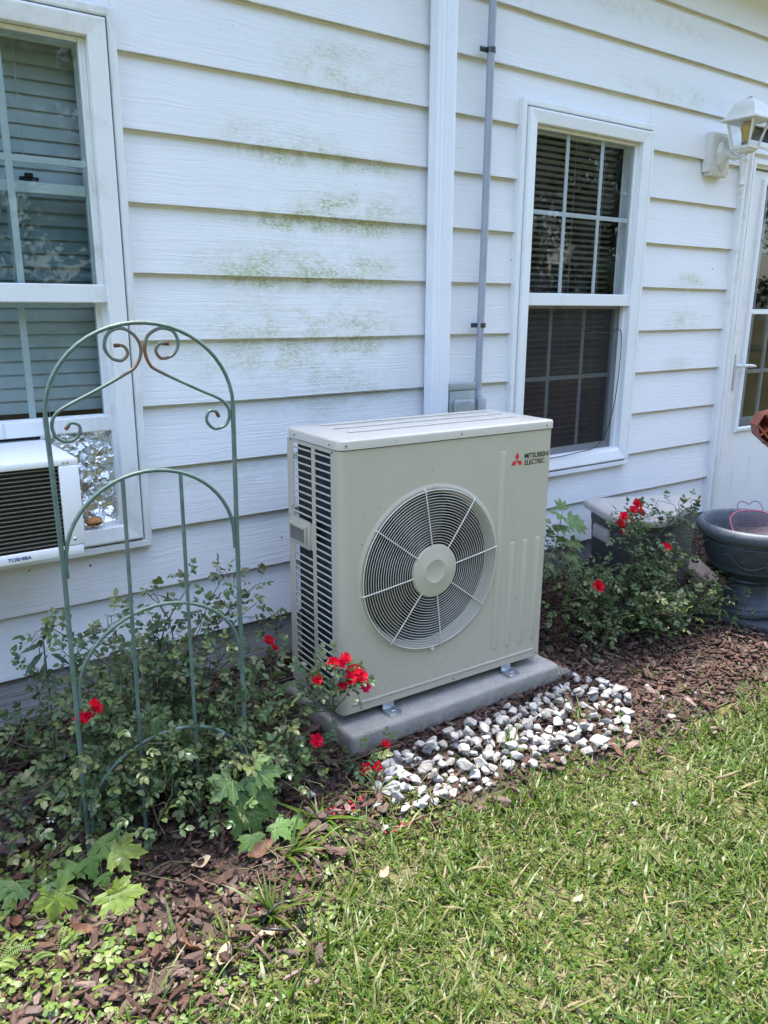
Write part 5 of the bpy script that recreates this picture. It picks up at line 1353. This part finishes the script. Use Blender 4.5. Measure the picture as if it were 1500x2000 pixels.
rb1_fl = [((.471, -.45, .268), .020, 0), ((.480, -.47, .250), .012, 0), ((.534, -.72, .285), .018, 0), ((.560, -.72, .272), .017, 0), ((.578, -.715, .283), .020, 0), ((.602, -.72, .236), .025, 0), ((.620, -.735, .222), .023, 0), ((.583, -.735, .224), .020, 0), ((.632, -.72, .200), .020, 0), ((.649, -.72, .172), .016, 1), ((.566, -.72, .206), .016, 0), ((.479, -.72, .245), .018, 0),
          ((-.128, -.66, .300), .020, 0), ((-.105, -.66, .312), .017, 0), ((-.146, -.65, .296), .015, 0), ((-.11, -.66, .330), .012, 0), ((.474, -.72, .056), .022, 0), ((.612, -.772, -.062), .021, 0), ((.646, -.785, -.058), .018, 0), ((.734, -.70, -.055), .017, 0), ((.295, -.68, -.04), .012, 0)]
rb1_sp = [(.23, -.45, .53), (.17, -.42, .47), (-.20, -.43, .41), (-.10, -.42, .43), (.36, -.42, .50), (.12, -.6, .40), (.20, -.76, .10), (.33, -.42, .50), (.42, -.42, .46), (.08, -.5, .43), (.24, -.80, .13)]
b1, n1_ = rose_bush('large red rose bush growing through the green trellis left of the heat pump', (.10, -.42, -.085), rb1_tips, rb1_fl, 11, .048, .027, rb1_sp)
rb2_tips = cloud(26, (2.08, -.54, .03), (.46, .26, .27), 9, -.04) + [(2.10, -.55, .44), (2.02, -.55, .40), (2.2, -.5, .40), (2.40, -.55, .40), (2.52, -.55, .38), (2.3, -.56, .28), (1.9, -.55, .2), (1.62, -.45, .3), (1.7, -.4, .36), (1.66, -.52, .1), (2.5, -.62, .05), (2.6, -.72, -.02), (2.7, -.74, .02), (2.45, -.76, -.02), (2.0, -.7, .1), (2.55, -.56, .12), (2.50, -.72, .1), (2.45, -.86, -.04), (2.53, -.87, .0), (2.38, -.80, .05), (2.46, -.82, .09), (2.56, -.83, .05), (2.30, -.76, .02), (1.72, -.62, .02), (1.66, -.40, .2), (1.75, -.36, .26), (2.2, -.74, -.02), (2.45, -.60, .26), (2.38, -.64, .20)]
rb2_fl = [((2.105, -.55, .490), .024, 0), ((2.128, -.55, .450), .023, 0), ((2.075, -.55, .468), .021, 0), ((2.023, -.55, .450), .022, 0), ((2.000, -.55, .425), .024, 0), ((2.010, -.55, .398), .024, 0), ((2.085, -.54, .425), .014, 1), ((2.31, -.56, .268), .028, 0), ((1.881, -.56, .183), .030, 0), ((2.587, -.56, .031), .018, 1)]
rb2_sp = [(2.28, -.5, .44), (2.42, -.55, .46), (2.20, -.5, .40), (2.52, -.55, .44)]
b2, n2_ = rose_bush('small red rose bush in front of the grey storage bin right of the heat pump', (2.10, -.50, -.08), rb2_tips, rb2_fl, 21, .048, .030, rb2_sp)
print('rose leaves', n1_, n2_)

# ------------------------------------------------------------------ maple seedlings and other broad leaves
def lobed(tips, base=(0, 0), notch=.45, curl=.12, seed=0, serr=True):
    """lobed leaf in the xy plane, stalk at the origin, tip towards +x; tips: list of (angle deg, length)"""
    r = random.Random(seed); P = [(0, 0)]
    n = len(tips)
    for i, (a, L) in enumerate(tips):
        a0 = R(a); w = R(17)
        if i == 0: P.append((.16 * math.cos(a0 - .5), .16 * math.sin(a0 - .5)))
        P.append((L * .62 * math.cos(a0 - w), L * .62 * math.sin(a0 - w)))
        if serr: P.append((L * .80 * math.cos(a0 - w * .9), L * .80 * math.sin(a0 - w * .9))); P.append((L * .78 * math.cos(a0 - w * .5), L * .78 * math.sin(a0 - w * .5)))
        P.append((L * math.cos(a0), L * math.sin(a0)))
        if serr: P.append((L * .78 * math.cos(a0 + w * .5), L * .78 * math.sin(a0 + w * .5))); P.append((L * .80 * math.cos(a0 + w * .9), L * .80 * math.sin(a0 + w * .9)))
        P.append((L * .62 * math.cos(a0 + w), L * .62 * math.sin(a0 + w)))
        if i < n - 1:
            am = R((a + tips[i + 1][0]) / 2); P.append((notch * min(L, tips[i + 1][1]) * math.cos(am), notch * min(L, tips[i + 1][1]) * math.sin(am)))
        else: P.append((.16 * math.cos(a0 + .5), .16 * math.sin(a0 + .5)))
    bm = bmesh.new(); c = bm.verts.new((.22, 0, .03))
    vs = []
    for (x, y) in P:
        q = math.hypot(x, y); vs.append(bm.verts.new((x, y, -curl * q * q + .10 * abs(math.sin(4 * math.atan2(y, x))) * q * .5 + r.uniform(-.012, .012))))
    for i in range(len(vs)): bm.faces.new((vs[i], vs[(i + 1) % len(vs)], c))
    bmesh.ops.subdivide_edges(bm, edges=bm.edges, cuts=1)
    for (a, L) in tips:
        ca, sa = math.cos(R(a)), math.sin(R(a)); rows_ = []
        for k in range(5):
            t = .05 + .87 * k / 4; q = L * t; w = .016 * (1.15 - t); z = -curl * q * q + .028
            rows_.append((bm.verts.new((q * ca - w * sa, q * sa + w * ca, z)), bm.verts.new((q * ca + w * sa, q * sa - w * ca, z))))
        for A_, B_ in zip(rows_, rows_[1:]): bm.faces.new((A_[0], A_[1], B_[1], B_[0])).material_index = 1
    me = bpy.data.meshes.new('leaf'); bm.to_mesh(me); bm.free()
    for p in me.polygons: p.use_smooth = True
    return me
MP = [('maple', [(-95, .55), (-50, .82), (0, 1.0), (50, .82), (95, .55)]), ('maple', [(-62, .72), (0, 1.0), (62, .72)]), ('maple', [(-80, .62), (-42, .85), (0, 1.05), (42, .82), (82, .6)])]
def lobed_mat(k, mat): me = lobed(MP[k][1], seed=k + 3, notch=.70 if k != 1 else .74); me.materials.append(MAT[mat]); me.materials.append(MAT['vein']); return me
LM = {(k, m): lobed_mat(k, m) for k in range(3) for m in ('maple_leaf', 'maple_yellow', 'maple_dark')}
def seedling(label, base, leaves, cat='seedling', stalk='stem_green', name='maple_seedling'):
    B = Vector(base); t = tag(empty(name, base), label, cat)
    top = max((Vector(l[0]) for l in leaves), key=lambda v: v.z); bm = bmesh.new()
    main = bezier(Vector((0, 0, -.01)), Vector((0, 0, (top.z - B.z) * .6)), (top - B) * .92, 7); tube(bm, main, .0018, 5)
    for (p, d, n_, s, k, m) in leaves:
        p = Vector(p) - B; st = min(main, key=lambda q: (q - p).length)
        tube(bm, bezier(st, (st + p) * .5 + Vector((0, 0, .012)), p, 4), .0009, 4)
        inst('leaf', LM[(k, m)], frame_mtx(p, d, n_, s), t)
    fin(bm, 'stem', stalk, t, 180); return t
q1 = Vector
seedling('bright green maple seedling at the foot of the left trellis post', (-.165, -.70, -.095), [
    ((-.150, -.735, .010), (.3, -.6, -.5), (-.2, -.7, .7), .072, 1, 'maple_leaf'), ((-.215, -.745, -.015), (-.6, -.4, -.5), (-.2, -.7, .7), .075, 1, 'maple_leaf'), ((-.185, -.765, -.005), (.1, -.5, -.75), (-.1, -.75, .6), .062, 1, 'maple_leaf'),
    ((-.130, -.765, -.012), (.8, -.4, -.1), (-.1, -.6, .8), .085, 2, 'maple_yellow'), ((-.165, -.80, -.04), (.2, -.4, -.75), (0, -.8, .5), .045, 1, 'maple_leaf')])
seedling('yellow-green maple seedling with big leaves lying low on the mulch in the lower left', (-.20, -.84, -.10), [
    ((-.265, -.80, -.035), (-.3, -.45, -.75), (-.1, -.8, .6), .082, 0, 'maple_yellow'), ((-.155, -.85, -.055), (.25, -.75, -.45), (0, -.6, .8), .098, 0, 'maple_yellow'), ((-.150, -.86, -.06), (.1, .2, .5), (0, -.8, .4), .04, 1, 'maple_yellow'),
    ((-.335, -.70, -.045), (-.4, -.7, -.4), (-.2, -.6, .8), .075, 2, 'maple_leaf')])
seedling('dense green maple seedling in front of the rose bush between the trellis and the stones', (.205, -.77, -.095), [
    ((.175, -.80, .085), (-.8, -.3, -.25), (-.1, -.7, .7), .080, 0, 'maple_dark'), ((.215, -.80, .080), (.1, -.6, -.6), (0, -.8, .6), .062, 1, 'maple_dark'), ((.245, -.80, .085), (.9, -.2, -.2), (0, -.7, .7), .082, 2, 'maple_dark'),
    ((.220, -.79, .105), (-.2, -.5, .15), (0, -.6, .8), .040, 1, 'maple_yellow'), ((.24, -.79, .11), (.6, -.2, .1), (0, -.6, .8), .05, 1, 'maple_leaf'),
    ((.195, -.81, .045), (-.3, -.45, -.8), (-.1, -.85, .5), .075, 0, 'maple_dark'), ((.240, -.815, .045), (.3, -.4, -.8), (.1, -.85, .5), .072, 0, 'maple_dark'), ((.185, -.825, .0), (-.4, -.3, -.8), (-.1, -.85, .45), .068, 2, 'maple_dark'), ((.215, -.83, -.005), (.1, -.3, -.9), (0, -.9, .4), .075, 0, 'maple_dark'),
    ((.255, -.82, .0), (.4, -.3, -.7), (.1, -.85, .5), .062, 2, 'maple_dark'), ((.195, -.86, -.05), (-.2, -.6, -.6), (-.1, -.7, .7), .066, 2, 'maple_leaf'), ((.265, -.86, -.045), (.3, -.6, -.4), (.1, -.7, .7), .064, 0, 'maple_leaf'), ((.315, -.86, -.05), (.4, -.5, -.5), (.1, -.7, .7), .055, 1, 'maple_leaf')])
LMp = [(-72, .8), (-36, .95), (0, 1.0), (36, .95), (72, .8)]
for m_ in ('maple_leaf', 'maple_dark'):
    me = lobed(LMp, seed=9, notch=.40, serr=False); me.materials.append(MAT[m_]); me.materials.append(MAT['vein']); LM[(4, m_)] = me
seedling('pale green sweetgum seedling with star shaped leaves beside the right side of the heat pump', (1.985, -.22, -.06), [
    ((1.98, -.26, .40), (-.7, -.5, .1), (-.1, -.6, .8), .085, 4, 'maple_leaf'), ((2.03, -.26, .37), (.7, -.4, -.2), (.1, -.7, .7), .085, 4, 'maple_leaf'), ((2.0, -.25, .42), (.1, .3, .5), (0, -.7, .6), .06, 4, 'maple_leaf'), ((2.08, -.26, .35), (.8, -.3, -.4), (.1, -.7, .7), .08, 4, 'maple_leaf'), ((1.97, -.27, .36), (-.3, -.6, -.3), (-.1, -.6, .8), .07, 4, 'maple_leaf'),
    ((1.99, -.28, .30), (-.6, -.5, -.3), (-.1, -.6, .8), .07, 4, 'maple_dark'), ((2.03, -.28, .28), (.6, -.5, -.3), (.1, -.6, .8), .075, 4, 'maple_dark'), ((2.00, -.30, .24), (.0, -.7, -.4), (.0, -.6, .8), .07, 4, 'maple_dark'), ((1.97, -.26, .16), (-.6, -.5, -.2), (-.1, -.6, .8), .07, 4, 'maple_dark'), ((2.05, -.28, .18), (.6, -.5, -.3), (.1, -.6, .8), .07, 4, 'maple_dark')], name='sweetgum_seedling')
# purple wood sorrel: folded triangular leaflets on thin stalks
def sorrel(label, base, tops):
    t = tag(empty('purple_sorrel', base), label, 'sorrel'); B = Vector(base); bm = bmesh.new()
    for (p, s, rot) in tops:
        p = Vector(p) - B; tube(bm, [Vector((0, 0, 0)), p * .5 + Vector((0, 0, .01)), p], .001, 4)
        for k in range(3):
            a = rot + k * 2.094; lf = bmesh.new(); d = Vector((math.cos(a), math.sin(a), .08))
            sd_ = Vector((-math.sin(a), math.cos(a), 0))
            v = [lf.verts.new(q) for q in (p, p + d * s * .85 + sd_ * s * .62 + Vector((0, 0, -.008)), p + d * s * .82 + Vector((0, 0, .006)), p + d * s * .85 - sd_ * s * .62 + Vector((0, 0, -.008)))]
            lf.faces.new((v[0], v[2], v[1])); lf.faces.new((v[0], v[3], v[2])); fin(lf, 'leaf', 'purple_leaf', t)
    fin(bm, 'stem', 'stem', t, 180)
sorrel('dark purple sorrel clump at the left edge beside a tiny white flower', (-.245, -.44, -.08), [((-.235, -.43, -.01), .045, .4), ((-.27, -.47, -.02), .05, 1.3), ((-.21, -.40, -.03), .04, 2)])
sorrel('dark purple sorrel leaf cut by the left edge above the maple seedling', (-.33, -.55, -.09), [((-.335, -.56, -.03), .055, .2)])
bm = bmesh.new()
for k in range(5):
    a = k * 1.2566; v = [bm.verts.new(q) for q in ((0, 0, 0), (.008 * math.cos(a - .45), .008 * math.sin(a - .45), .004), (.013 * math.cos(a), .013 * math.sin(a), .003), (.008 * math.cos(a + .45), .008 * math.sin(a + .45), .004))]; bm.faces.new(v)
tube(bm, [(0, 0, 0), (.002, .004, -.03), (0, .006, -.06)], .0008, 4)
o = fin(bm, 'white_wildflower', 'petal_white', None, None, (-.212, -.52, -.035)); o.rotation_euler = (R(40), 0, 0); tag(o, 'tiny pale five petalled flower on a thin stalk beside the purple sorrel', 'flower')
# broad plant behind the trellis top left with long dark leaves
bm = bmesh.new(); V, Fc = [], []
B = Vector((-.16, -.40, -.06))
for (p, d, L) in (((-.165, -.42, .41), (-.6, -.3, .10), .065), ((-.165, -.42, .39), (-.7, -.3, -.45), .075), ((-.16, -.42, .42), (.1, -.1, .6), .05), ((-.16, -.42, .36), (-.5, -.4, -.6), .06), ((-.15, -.42, .38), (.5, -.3, -.3), .06), ((-.16, -.42, .33), (.3, -.5, -.4), .05)):
    leaflet(V, Fc, Vector(p) - B, d, (0, -.5, .9), L, L * .26, .1, .4)
wd = tag(empty('tall_weed', tuple(B)), 'dark narrow leaved weed rising behind the left trellis post', 'weed')
for i in range(6):
    inst('leaf', temp_mesh('leaf', [V[j] for j in range(8 * i, 8 * i + 8)], [tuple(k - 8 * i for k in f) for f in Fc if 8 * i <= f[0] < 8 * i + 8], 'dark_weed'), Matrix.Identity(4), wd)
tube(bm, [(0, 0, 0), (.0, -.01, .25), (-.003, -.02, .48)], .0022, 5); fin(bm, 'stem', 'stem', wd, 180)

# ground cover weeds in the lower left
def clover(seed):
    r = random.Random(seed); V, Fc = [], []
    for k in range(3):
        a = k * 2.094 + r.uniform(-.3, .3); leaflet(V, Fc, (0, 0, r.uniform(.25, .6)), (math.cos(a), math.sin(a), r.uniform(-.2, .3)), (r.uniform(-.3, .3), r.uniform(-.3, .3), 1), .5, .52, .1, .3)
    return V, Fc
CV = [clover(i) for i in range(6)]
ms, ix, q = [], [], []
for _ in range(9000):
    x, y = rng.uniform(-.62, .75), rng.uniform(-1.5, -.45)
    e = y - lawn_edge(x)
    if e < -.15: continue
    pr = .85 * math.exp(-((x + .38) / .17) ** 2) * (y < -.62) + .20 * (math.sin(x * 21) * math.sin(y * 18 + 1) > .25) + .25 * math.exp(-((e - .0) / .1) ** 2)
    if rng.random() > pr: continue
    s = rng.uniform(.010, .028)
    ms.append(np.array(Matrix.Translation((x, y, gz(x, y) + .004)) @ Euler((rng.normal(0, .25), rng.normal(0, .25), rng.uniform(0, 6.3))).to_matrix().to_4x4() @ Matrix.Scale(s, 4))[:3]); ix.append(rng.integers(6)); q.append(rng.random())
tag(obj_from(batch_mesh('weeds', CV, ix, ms, q), 'weeds', 'weed_leaf', mulch), kind='stuff')
ms, ix, q = [], [], []
for _ in range(420):
    x, y = rng.uniform(-.60, .05), rng.uniform(-1.35, -.55)
    if x > -.20 + .12 * math.sin(y * 17) or y < lawn_edge(x) - .05: continue
    s = rng.uniform(.026, .044)
    ms.append(np.array(Matrix.Translation((x, y, gz(x, y) + rng.uniform(.004, .03))) @ Euler((rng.normal(0, .3), rng.normal(0, .3), rng.uniform(0, 6.3))).to_matrix().to_4x4() @ Matrix.Diagonal((s, s * rng.uniform(.6, 1), s, 1)))[:3]); ix.append(rng.integers(6)); q.append(rng.random())
tag(obj_from(batch_mesh('broad_weeds', CV, ix, ms, q), 'broad_weeds', 'weed_leaf', mulch), kind='stuff')
# fern-like mimosa weed at the lower left edge
def fern(label, base, fr_):
    t = tag(empty('mimosa_weed', base), label, 'weed')
    for (d, L) in fr_:
        V, Fc = [], []; d = Vector(d).normalized(); s = Vector((-d.y, d.x, 0)).normalized()
        for k in range(16):
            u = (k + 2) / 18; p = d * (L * u) + Vector((0, 0, .02 * math.sin(u * 2.6)))
            for sg in (1, -1): leaflet(V, Fc, p, s * sg + d * .25, (0, 0, 1), L * .20 * (1 - abs(u - .5) * .8), L * .045, .1, .2)
        i = len(V); V += [tuple(d * .0 + s * .001), tuple(-s * .001), tuple(d * L + Vector((0, 0, .012)))]; Fc.append((i, i + 1, i + 2))
        inst('frond', temp_mesh('frond', V, Fc, 'weed_leaf'), Matrix.Identity(4), t)
fern('feathery yellow-green mimosa weed lying at the lower left edge', (-.42, -.90, -.08), [((1, -.2, .25), .075), ((.8, .5, .2), .065), ((.5, -.8, .2), .07), ((-.6, -.3, .3), .07), ((.1, .9, .3), .06)])
fern('second feathery mimosa weed just below the yellow-green maple seedling', (-.30, -.93, -.09), [((1, .1, .2), .06), ((.5, .8, .2), .055), ((-.8, -.3, .2), .065), ((.2, -1, .2), .06)])

# coarse grass tufts that stand out of the mulch
LB = [blade(700 + i) for i in range(6)]
def tuft(label, base, n, h, spread, seed, mat='grass', w=.7):
    r = random.Random(seed); ix, ms, q = [], [], []
    for _ in range(n):
        L = h * r.uniform(.5, 1.1); ti = abs(r.gauss(spread, .25)); th = r.uniform(0, 6.28)
        m = Matrix.Rotation(th, 4, 'Z') @ Matrix.Rotation(ti, 4, 'Y') @ Matrix.Diagonal((L, L * w, L, 1)); m.translation = (r.uniform(-.012, .012), r.uniform(-.012, .012), 0)
        ix.append(r.randrange(6)); ms.append(np.array(m)[:3]); q.append(r.random())
    o = obj_from(batch_mesh('grass_tuft', LB, ix, ms, q), 'grass_tuft', mat); o.location = base
    tag(o, label, 'grass tuft', 'grass tufts growing out of the mulch')
for i, (lb, p, n, h, sp) in enumerate([('leafy grass tuft left of the black plastic loop in the mulch', (.015, -1.125, -.095), 12, .11, .45), ('yellowish grass tuft inside the black plastic loop', (.125, -1.09, -.095), 26, .13, .5), ('grass tuft growing among the white stones near the middle of the patch', (1.05, -.93, -.085), 18, .10, .5),
                                       ('sprawling grass tuft between the rose bush and the fallen red petals', (.40, -.86, -.09), 22, .16, .95), ('low grass tuft under the dense maple seedling', (.26, -.94, -.09), 18, .13, .9), ('green weed tuft in the dark mulch right of the stones', (1.86, -.84, -.085), 14, .08, .8), ('tuft of grass by the corner of the pad at the red blooms', (.60, -.86, -.085), 20, .10, .8), ('small grass tuft on the mulch straight in front of the pad\'s right half', (1.40, -.90, -.085), 14, .09, .6)]):
    tuft(lb, p, n, h, sp, 900 + i)
# long pale runners
bm = bmesh.new(); r_ = random.Random(4)
for _ in range(46):
    x, y = r_.uniform(-.35, .75), r_.uniform(-1.2, -.72); a = r_.uniform(0, 6.28); L = r_.uniform(.06, .2); P = []
    for k in range(6):
        xx, yy = x + math.cos(a) * L * k / 5, y + math.sin(a) * L * k / 5; a += r_.uniform(-.3, .3); P.append((xx, yy, gz(xx, yy) + .018 + .022 * math.sin(k / 5 * 3.14) + r_.uniform(0, .006)))
    tube(bm, P, r_.uniform(.0007, .0013), 4, False)
o = fin(bm, 'grass_runners', 'straw', mulch); tag(o, kind='stuff')

# ------------------------------------------------------------------ small things on the ground
def dead_leaf(label, loc, s, rz, mat, seed, shape='oval', tilt=(0, 0)):
    r = random.Random(seed)
    if shape == 'oval':
        bm = bmesh.new(); n_ = 7; rows = []
        for k in range(n_ + 1):
            t = k / n_; w = .5 * math.sin(math.pi * (t * .94 + .03)) ** .8 * .42; c = .8 * (t - .5) ** 2 + .06 * math.sin(9 * t + seed) + r.uniform(-.015, .015)
            rows.append([bm.verts.new((t - .5, -w, c + w * .5)), bm.verts.new((t - .5, 0, c)), bm.verts.new((t - .5, w, c + w * r.uniform(.2, .9)))])
        for A_, B_ in zip(rows, rows[1:]):
            for j in range(2): bm.faces.new((A_[j], A_[j + 1], B_[j + 1], B_[j]))
        bmesh.ops.subdivide_edges(bm, edges=bm.edges, cuts=1)
        me = bpy.data.meshes.new('dead_leaf'); bm.to_mesh(me); bm.free()
        for p in me.polygons: p.use_smooth = True
    else:
        me = lobed([(-95, .55), (-50, .85), (0, 1.0), (50, .8), (95, .5)], seed=seed, curl=-.5, notch=.5); me.name = 'dead_leaf'
    me.materials.append(MAT[mat]); me.materials.append(MAT[mat]); o = link(bpy.data.objects.new('dead_leaf', me)); o.location = loc; o.rotation_euler = (tilt[0], tilt[1], rz); o.scale = (s, s, s)
    tag(o, label, 'dead leaf', 'dead leaves lying on the ground')
for i, a in enumerate([('large curled red-brown dead leaf on the mulch in the lower left', (-.075, -1.075, -.080), .095, 1.9, 'dead_leaf', 'oval', (.75, -.25)), ('tan dead leaf beneath the rose bush right of the yellow maple leaves', (.055, -.86, -.075), .06, .3, 'tan_leaf', 'oval', (.2, .1)),
     ('brown dead leaf under the dense maple seedling', (.20, -.90, -.078), .085, .2, 'dead_leaf', 'oval', (.2, -.1)), ('rust coloured dead leaf at the corner of the pad below a red bloom', (.70, -.735, -.062), .036, 2.2, 'dead_leaf', 'lobe', (.2, .4)),
     ('tan dead leaf on the grass at the left end of the lawn', (.401, -1.158, -.07), .05, .6, 'tan_leaf', 'oval', (.1, .2)), ('pale dead leaf on the sunny lawn in the middle foreground', (.712, -1.492, -.062), .036, .1, 'tan_leaf', 'oval', (.1, .1)),
     ('small orange dead leaf on the grass near the right edge', (1.354, -1.432, -.06), .022, 1.9, 'dead_leaf', 'oval', (.4, .2)), ('long narrow tan leaf lying on the chips below the red-brown leaf', (-.02, -1.16, -.08), .075, .9, 'tan_leaf', 'oval', (.1, .1)),
     ('brown dead leaf on chips beside the yellow maple seedling', (-.24, -.91, -.078), .06, -.6, 'dead_leaf', 'oval', (.1, .2)), ('curled brown leaf left of the lower maple seedling by the photo edge', (-.36, -.80, -.078), .07, 2.0, 'dead_leaf', 'oval', (.2, .2)),
     ('light brown leaf on the mulch between the tuft and the black loop', (.08, -1.15, -.08), .055, 2.5, 'tan_leaf', 'oval', (.15, .1)), ('faded dead leaf at the right corner of the pad', (1.60, -.62, -.075), .05, .7, 'dead_leaf', 'lobe', (.1, .1))]):
    dead_leaf(a[0], a[1], a[2], a[3], a[4], 1200 + i, a[5], a[6])
bm = bmesh.new(); tube(bm, [(-.045, .012, .008), (-.015, .0, .010), (.02, -.004, .009), (.05, -.004, .006)], [.004, .0045, .004, .0025], 6)
tag(fin(bm, 'twig', 'straw', None, 60, (1.452, -1.415, -.062)), 'pale broken twig lying on the grass near the right edge', 'twig')
bm = bmesh.new(); ring_p = [(.130 + .048 * math.cos(R(a)), -1.140 + .040 * math.sin(R(a)), -.070 + .012 * math.sin(R(a * 2))) for a in range(-175, 150, 13)]
for p, q_ in zip(ring_p, ring_p[1:]): pass
tube(bm, ring_p, .0032, 6); tag(fin(bm, 'plastic_loop', 'rubber', None, 60), 'black plastic loop lying on the mulch at the grass edge', 'plastic loop')
pet = bmesh.new()
for (x, y, n_, sp) in ((.478, -.868, 26, .05), (.545, -1.02, 10, .03), (.70, -.86, 6, .05), (.1, -1.07, 4, .05), (1.75, -.68, 4, .05)):
    for _ in range(n_):
        px, py = x + rng.normal(0, sp * .6), y + rng.normal(0, sp * .25); s = rng.uniform(.003, .006); a = rng.uniform(0, 6.3); z = gz(px, py) + rng.uniform(.014, .026)
        pet.faces.new([pet.verts.new((px + s * math.cos(a + k) * (1 if i_ % 2 else .7), py + s * math.sin(a + k), z + rng.uniform(-.003, .003))) for i_, k in enumerate((0, 1.3, 2.6, 3.9, 5.2))])
tag(fin(pet, 'fallen_petals', 'petal_old', mulch), kind='stuff')

# ------------------------------------------------------------------ wood behind the camera: the panes mirror it
cv = [([(-.5, 0, 0), (0, -.22, .05), (.5, 0, -.08), (0, .22, .05)], [(0, 1, 2, 3)])]
cs = []
for t in range(46):
    tx = -19 + t * 1.0 + rng.uniform(-.5, .5); ty = rng.uniform(-20, -12); H = rng.uniform(7.5, 12)
    for c in range(22): cs.append((tx + rng.normal(0, 1.4), ty + rng.normal(0, 1.3), H * rng.uniform(.08, 1.0), rng.uniform(.6, 1.25)))
far = [(rng.uniform(-30, 26), rng.uniform(-27, -23), rng.uniform(0, 15), 3.2) for _ in range(170)]
nb_ = len(cs) * 230
cs = np.concatenate([np.repeat(np.array(cs), 230, axis=0), np.repeat(np.array(far), 260, axis=0)]) if True else np.repeat(np.array(cs), 230, axis=0); N = len(cs)
d = rng.normal(size=(N, 3)); d /= np.linalg.norm(d, axis=1)[:, None]
P = cs[:, :3] + d * (cs[:, 3] * rng.random(N) ** .4)[:, None] * np.array([1, 1, .7])
a1 = rng.normal(size=(N, 3)); a1 /= np.linalg.norm(a1, axis=1)[:, None]; a2 = np.cross(a1, rng.normal(size=(N, 3))); a2 /= np.linalg.norm(a2, axis=1)[:, None]
sc = rng.uniform(.12, .27, N)[:, None]; sc[nb_:] *= 3.2
ms = np.stack([a1 * sc, a2 * sc, np.cross(a1, a2) * sc, P], 2)[P[:, 2] > 0]; ix = np.zeros(len(ms), int); q = rng.random(len(ms))
tag(obj_from(batch_mesh('woods', cv, ix, ms, q), 'woods', 'tree_leaf'), kind='stuff')
